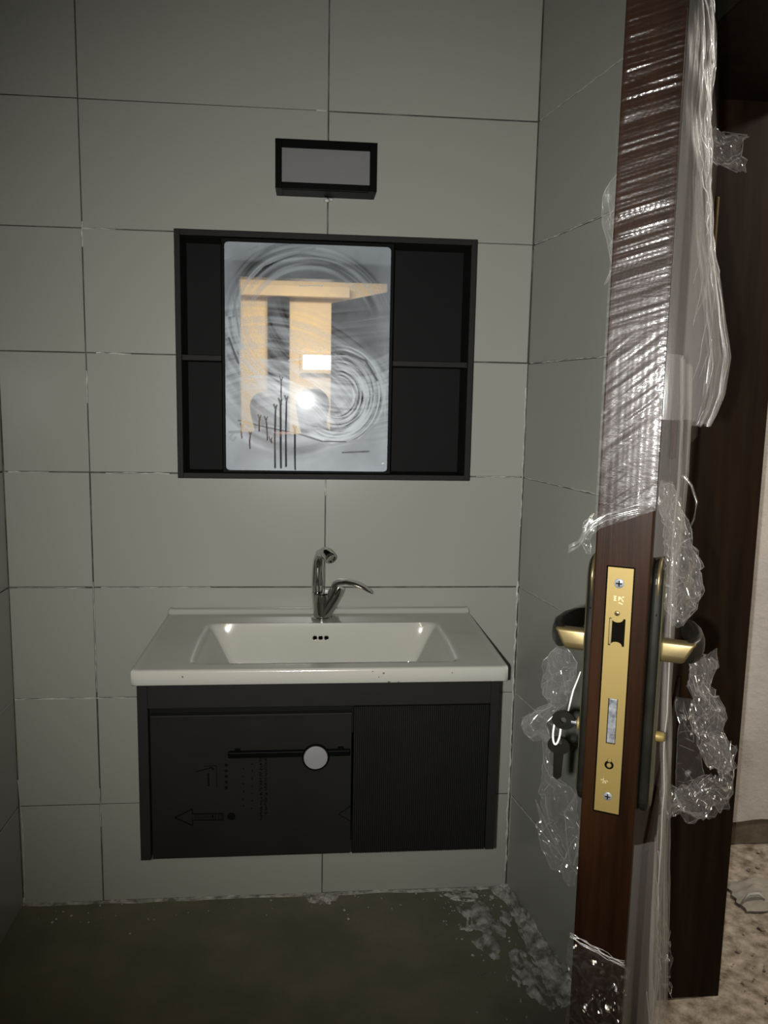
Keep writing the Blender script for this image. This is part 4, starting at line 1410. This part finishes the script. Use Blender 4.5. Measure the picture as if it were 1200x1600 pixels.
def person(name, base, s, label, top_mat, leg_mat, phone_hand=None):
    """standing figure facing +Y; base on the floor, s = height / 1.7"""
    bx_, by_, bz_ = base
    t = thing(name, base, label, 'person')
    P = lambda x, y, z: (bx_ + x * s, by_ + y * s, bz_ + z * s)
    nodes, edges = [], []

    def add(p, r, link=None):
        nodes.append((p, r)); k = len(nodes) - 1
        if link is not None:
            edges.append((link, k))
        return k
    pel = add(P(0, 0, .93), .13 * s)
    wai = add(P(0, .005, 1.08), .115 * s, pel)
    che = add(P(0, .0, 1.27), .13 * s, wai)
    nb = add(P(0, -.01, 1.41), .06 * s, che)
    nt_ = add(P(0, .0, 1.49), .05 * s, nb)
    hd_ = add(P(0, .012, 1.565), (.098 * s, .108 * s), nt_)
    tp = add(P(0, .0, 1.655), (.090 * s, .104 * s), hd_)
    no = add(P(0, .118, 1.562), .014 * s, hd_)
    for sd in (-1, 1):
        h = add(P(.09 * sd, 0, .88), .080 * s, pel)
        k = add(P(.10 * sd, .01, .49), .050 * s, h)
        an = add(P(.10 * sd, -.02, .085), .032 * s, k)
        add(P(.105 * sd, .10, .045), .026 * s, an)
    hands = []
    for sd in (-1, 1):
        sh = add(P(.17 * sd, -.01, 1.36), .055 * s, che)
        if sd == 1 and phone_hand:
            el = add(phone_hand['elbow'], .040 * s, sh)
            wr = add(phone_hand['wrist'], .026 * s, el)
            pa = add(phone_hand['palm'], (.014, .030), wr)
            for ch in phone_hand['fingers']:
                q = pa
                for f, r in ch:
                    q = add(f, r, q)
        else:
            el = add(P(.23 * sd, -.02, 1.08), .040 * s, sh)
            wr = add(P(.24 * sd, .05, .84), .026 * s, el)
            pa = add(P(.24 * sd, .065, .765), (.030 * s, .014 * s), wr)
            for k in range(4):
                q = pa
                off = (-.03 + .02 * k)
                for j, ln in enumerate((.05, .085, (.115, .125, .12, .10)[k])):
                    q = add(P(.24 * sd - .01 * sd * j, .065 + off + .004 * j, .755 - ln), (.0085 - .001 * j) * s, q)
            q = add(P(.225 * sd, .105, .765), .010 * s, pa)
            add(P(.215 * sd, .125, .735), .008 * s, q)
    body = skin_mesh('body', nodes, edges, M['skin'], t)
    # clothes follow the body a little further out
    n2 = [(P(0, 0, .80), (.185 * s, .150 * s)), (P(0, .0, .92), (.190 * s, .150 * s)), (P(0, .005, 1.08), (.165 * s, .140 * s)), (P(0, 0, 1.28), (.180 * s, .150 * s)), (P(0, -.008, 1.40), .085 * s)]
    e2 = [(0, 1), (1, 2), (2, 3), (3, 4)]
    for sd in (-1, 1):
        i = len(n2)
        el, wr = (phone_hand['elbow'], phone_hand['wrist']) if (sd == 1 and phone_hand) else (P(.23 * sd, -.02, 1.08), P(.24 * sd, .05, .84))
        wr2 = tuple(Vector(el).lerp(Vector(wr), .88))
        n2 += [(P(.175 * sd, -.01, 1.355), .072 * s), (el, .056 * s), (wr2, .040 * s)]
        e2 += [(3, i), (i, i + 1), (i + 1, i + 2)]
    tag(skin_mesh('shirt', n2, e2, top_mat, t), 'long-sleeved shirt')
    mb = MB()
    for sd in (-1, 1):
        mb.tube([P(.075 * sd, 0, .97), P(.088 * sd, 0, .86), P(.098 * sd, .006, .68), P(.10 * sd, .01, .49), P(.10 * sd, -.005, .28), P(.10 * sd, -.015, .075)],
                [.105 * s, .118 * s, .112 * s, .100 * s, .088 * s, .070 * s], 20, up=(0, 1, 0))
        MB().tube([P(.10 * sd, -.085, .045), P(.10 * sd, -.04, .05), P(.102 * sd, .03, .048), P(.106 * sd, .10, .040), P(.108 * sd, .155, .034), P(.108 * sd, .175, .030)],
                  [.030 * s, .046 * s, .050 * s, .048 * s, .040 * s, .018 * s], 16, sq=(.9, .85)).build('shoe', M['hair'], t, smooth='auto')
    mb.build('trousers', leg_mat, t, smooth='auto')
    # hair, eyes, ears, mouth
    mb = MB()

    def hair(u, v):
        th = u * 2 * math.pi
        ph = v * math.pi * .78
        x, y, z = math.sin(ph) * math.sin(th), math.sin(ph) * -math.cos(th), math.cos(ph)
        k = 1.0
        face = max(0, y) ** 1.5 * (1 if z < .45 else 0)
        r = 1.0 - .32 * face + .03 * noise.noise(Vector((x * 6, y * 6, z * 3)))
        drop = .10 * max(0, v - .75) * 4 * (1 if y < .3 else .0)
        return P(x * .108 * r, .0 + y * .122 * r - .014, 1.605 + z * .112 * r - drop)
    mb.grid(hair, 40, 28)
    mb.build('hair', M['hair'], t, smooth=True, recalc=True)
    for sd in (-1, 1):
        MB().lathe([(.0001, .012 * s), (.008 * s, .009 * s), (.012 * s, 0), (.008 * s, -.009 * s), (.0001, -.012 * s)], P(.034 * sd, .0905, 1.590), (0, 1, 0), 14).build('eye', M['eye'], t, smooth=True)
        MB().tube([P(.083 * sd, .0, 1.60), P(.092 * sd, -.006, 1.58), P(.086 * sd, .0, 1.55)], [.010 * s, .014 * s, .009 * s], 10).build('ear', M['skin'], t, smooth=True)
    MB().tube([P(-.024, .094, 1.516), P(0, .104, 1.514), P(.024, .094, 1.516)], [.003 * s, .007 * s, .003 * s], 10).build('mouth', M['cloth_pink'], t, smooth=True)
    return t


# phone held at the camera's place
ph = thing('mobile_phone', CAM + CAMROT @ Vector((-.0195, -.130, .009)), 'dark phone with a bright torch held up by the person in the mirror', 'phone')
PC = lambda x, y, z: CAM + CAMROT @ Vector((x, y, z))
MB().box(-.0550, .0160, -.130, .016, .0032, .0110).build('case', M['black'], ph, fn=PC, bevel=.003)
MB().box(-.0525, .0135, -.1275, .0135, .0108, .0114).build('screen', M['glass_dark'], ph, fn=PC)
MB().lathe([(.0062, 0), (.0062, .0018)], PC(0, 0, .0035), CAMROT @ Vector((0, 0, 1)), 18).build('lens', M['glass_dark'], ph, smooth='auto')
MB().lathe([(.0062, 0), (.0062, .0018)], PC(0, -.020, .0035), CAMROT @ Vector((0, 0, -1)), 18).build('lens', M['glass_dark'], ph, smooth='auto')
fl_ = [PC(-.030 + .004 * math.cos(w), -.008 + .004 * math.sin(w), .0024) for w in np.linspace(0, 2 * math.pi, 17)[:-1]]
mb = MB(); mb.add(fl_ + [v + CAMROT @ Vector((0, 0, .001)) for v in fl_], [tuple(range(16)), tuple(range(31, 15, -1))] + [(i, (i + 1) % 16, 16 + (i + 1) % 16, 16 + i) for i in range(16)])
mb.build('torch_lamp', emit_mat('torch_led', (1, .98, .93), 260.0), ph)
fing = []
for k in range(4):
    y = -.055 - .020 * k
    fing.append([(PC(.030, y - .004, .016), .0085), (PC(.026, y, -.002), .0080), (PC(.008, y + .001, -.006), .0076), (PC(-.012 + .003 * k, y + .002, -.0055), .0066)])
fing.append([(PC(.024, -.085, .026), .0105), (PC(.010, -.062, .022), .0092), (PC(-.010, -.048, .020), .0078)])
person('person', (-.034, -2.53, 0), 1.445 / 1.72, 'person in dark clothes holding a lit phone, reflected in the dusty mirror', M['cloth_dark'], M['cloth_blue'],
       dict(elbow=tuple(PC(.20, -.42, .28)), wrist=tuple(PC(.060, -.150, .045)), palm=tuple(PC(.040, -.100, .024)), fingers=[[(tuple(p), r) for p, r in c] for c in fing]))
person('person', (-.345, -3.38, 0), 1.42 / 1.72, 'person with dark hair and pink top standing further back in the mirror', M['cloth_pink'], M['cloth_blue'])
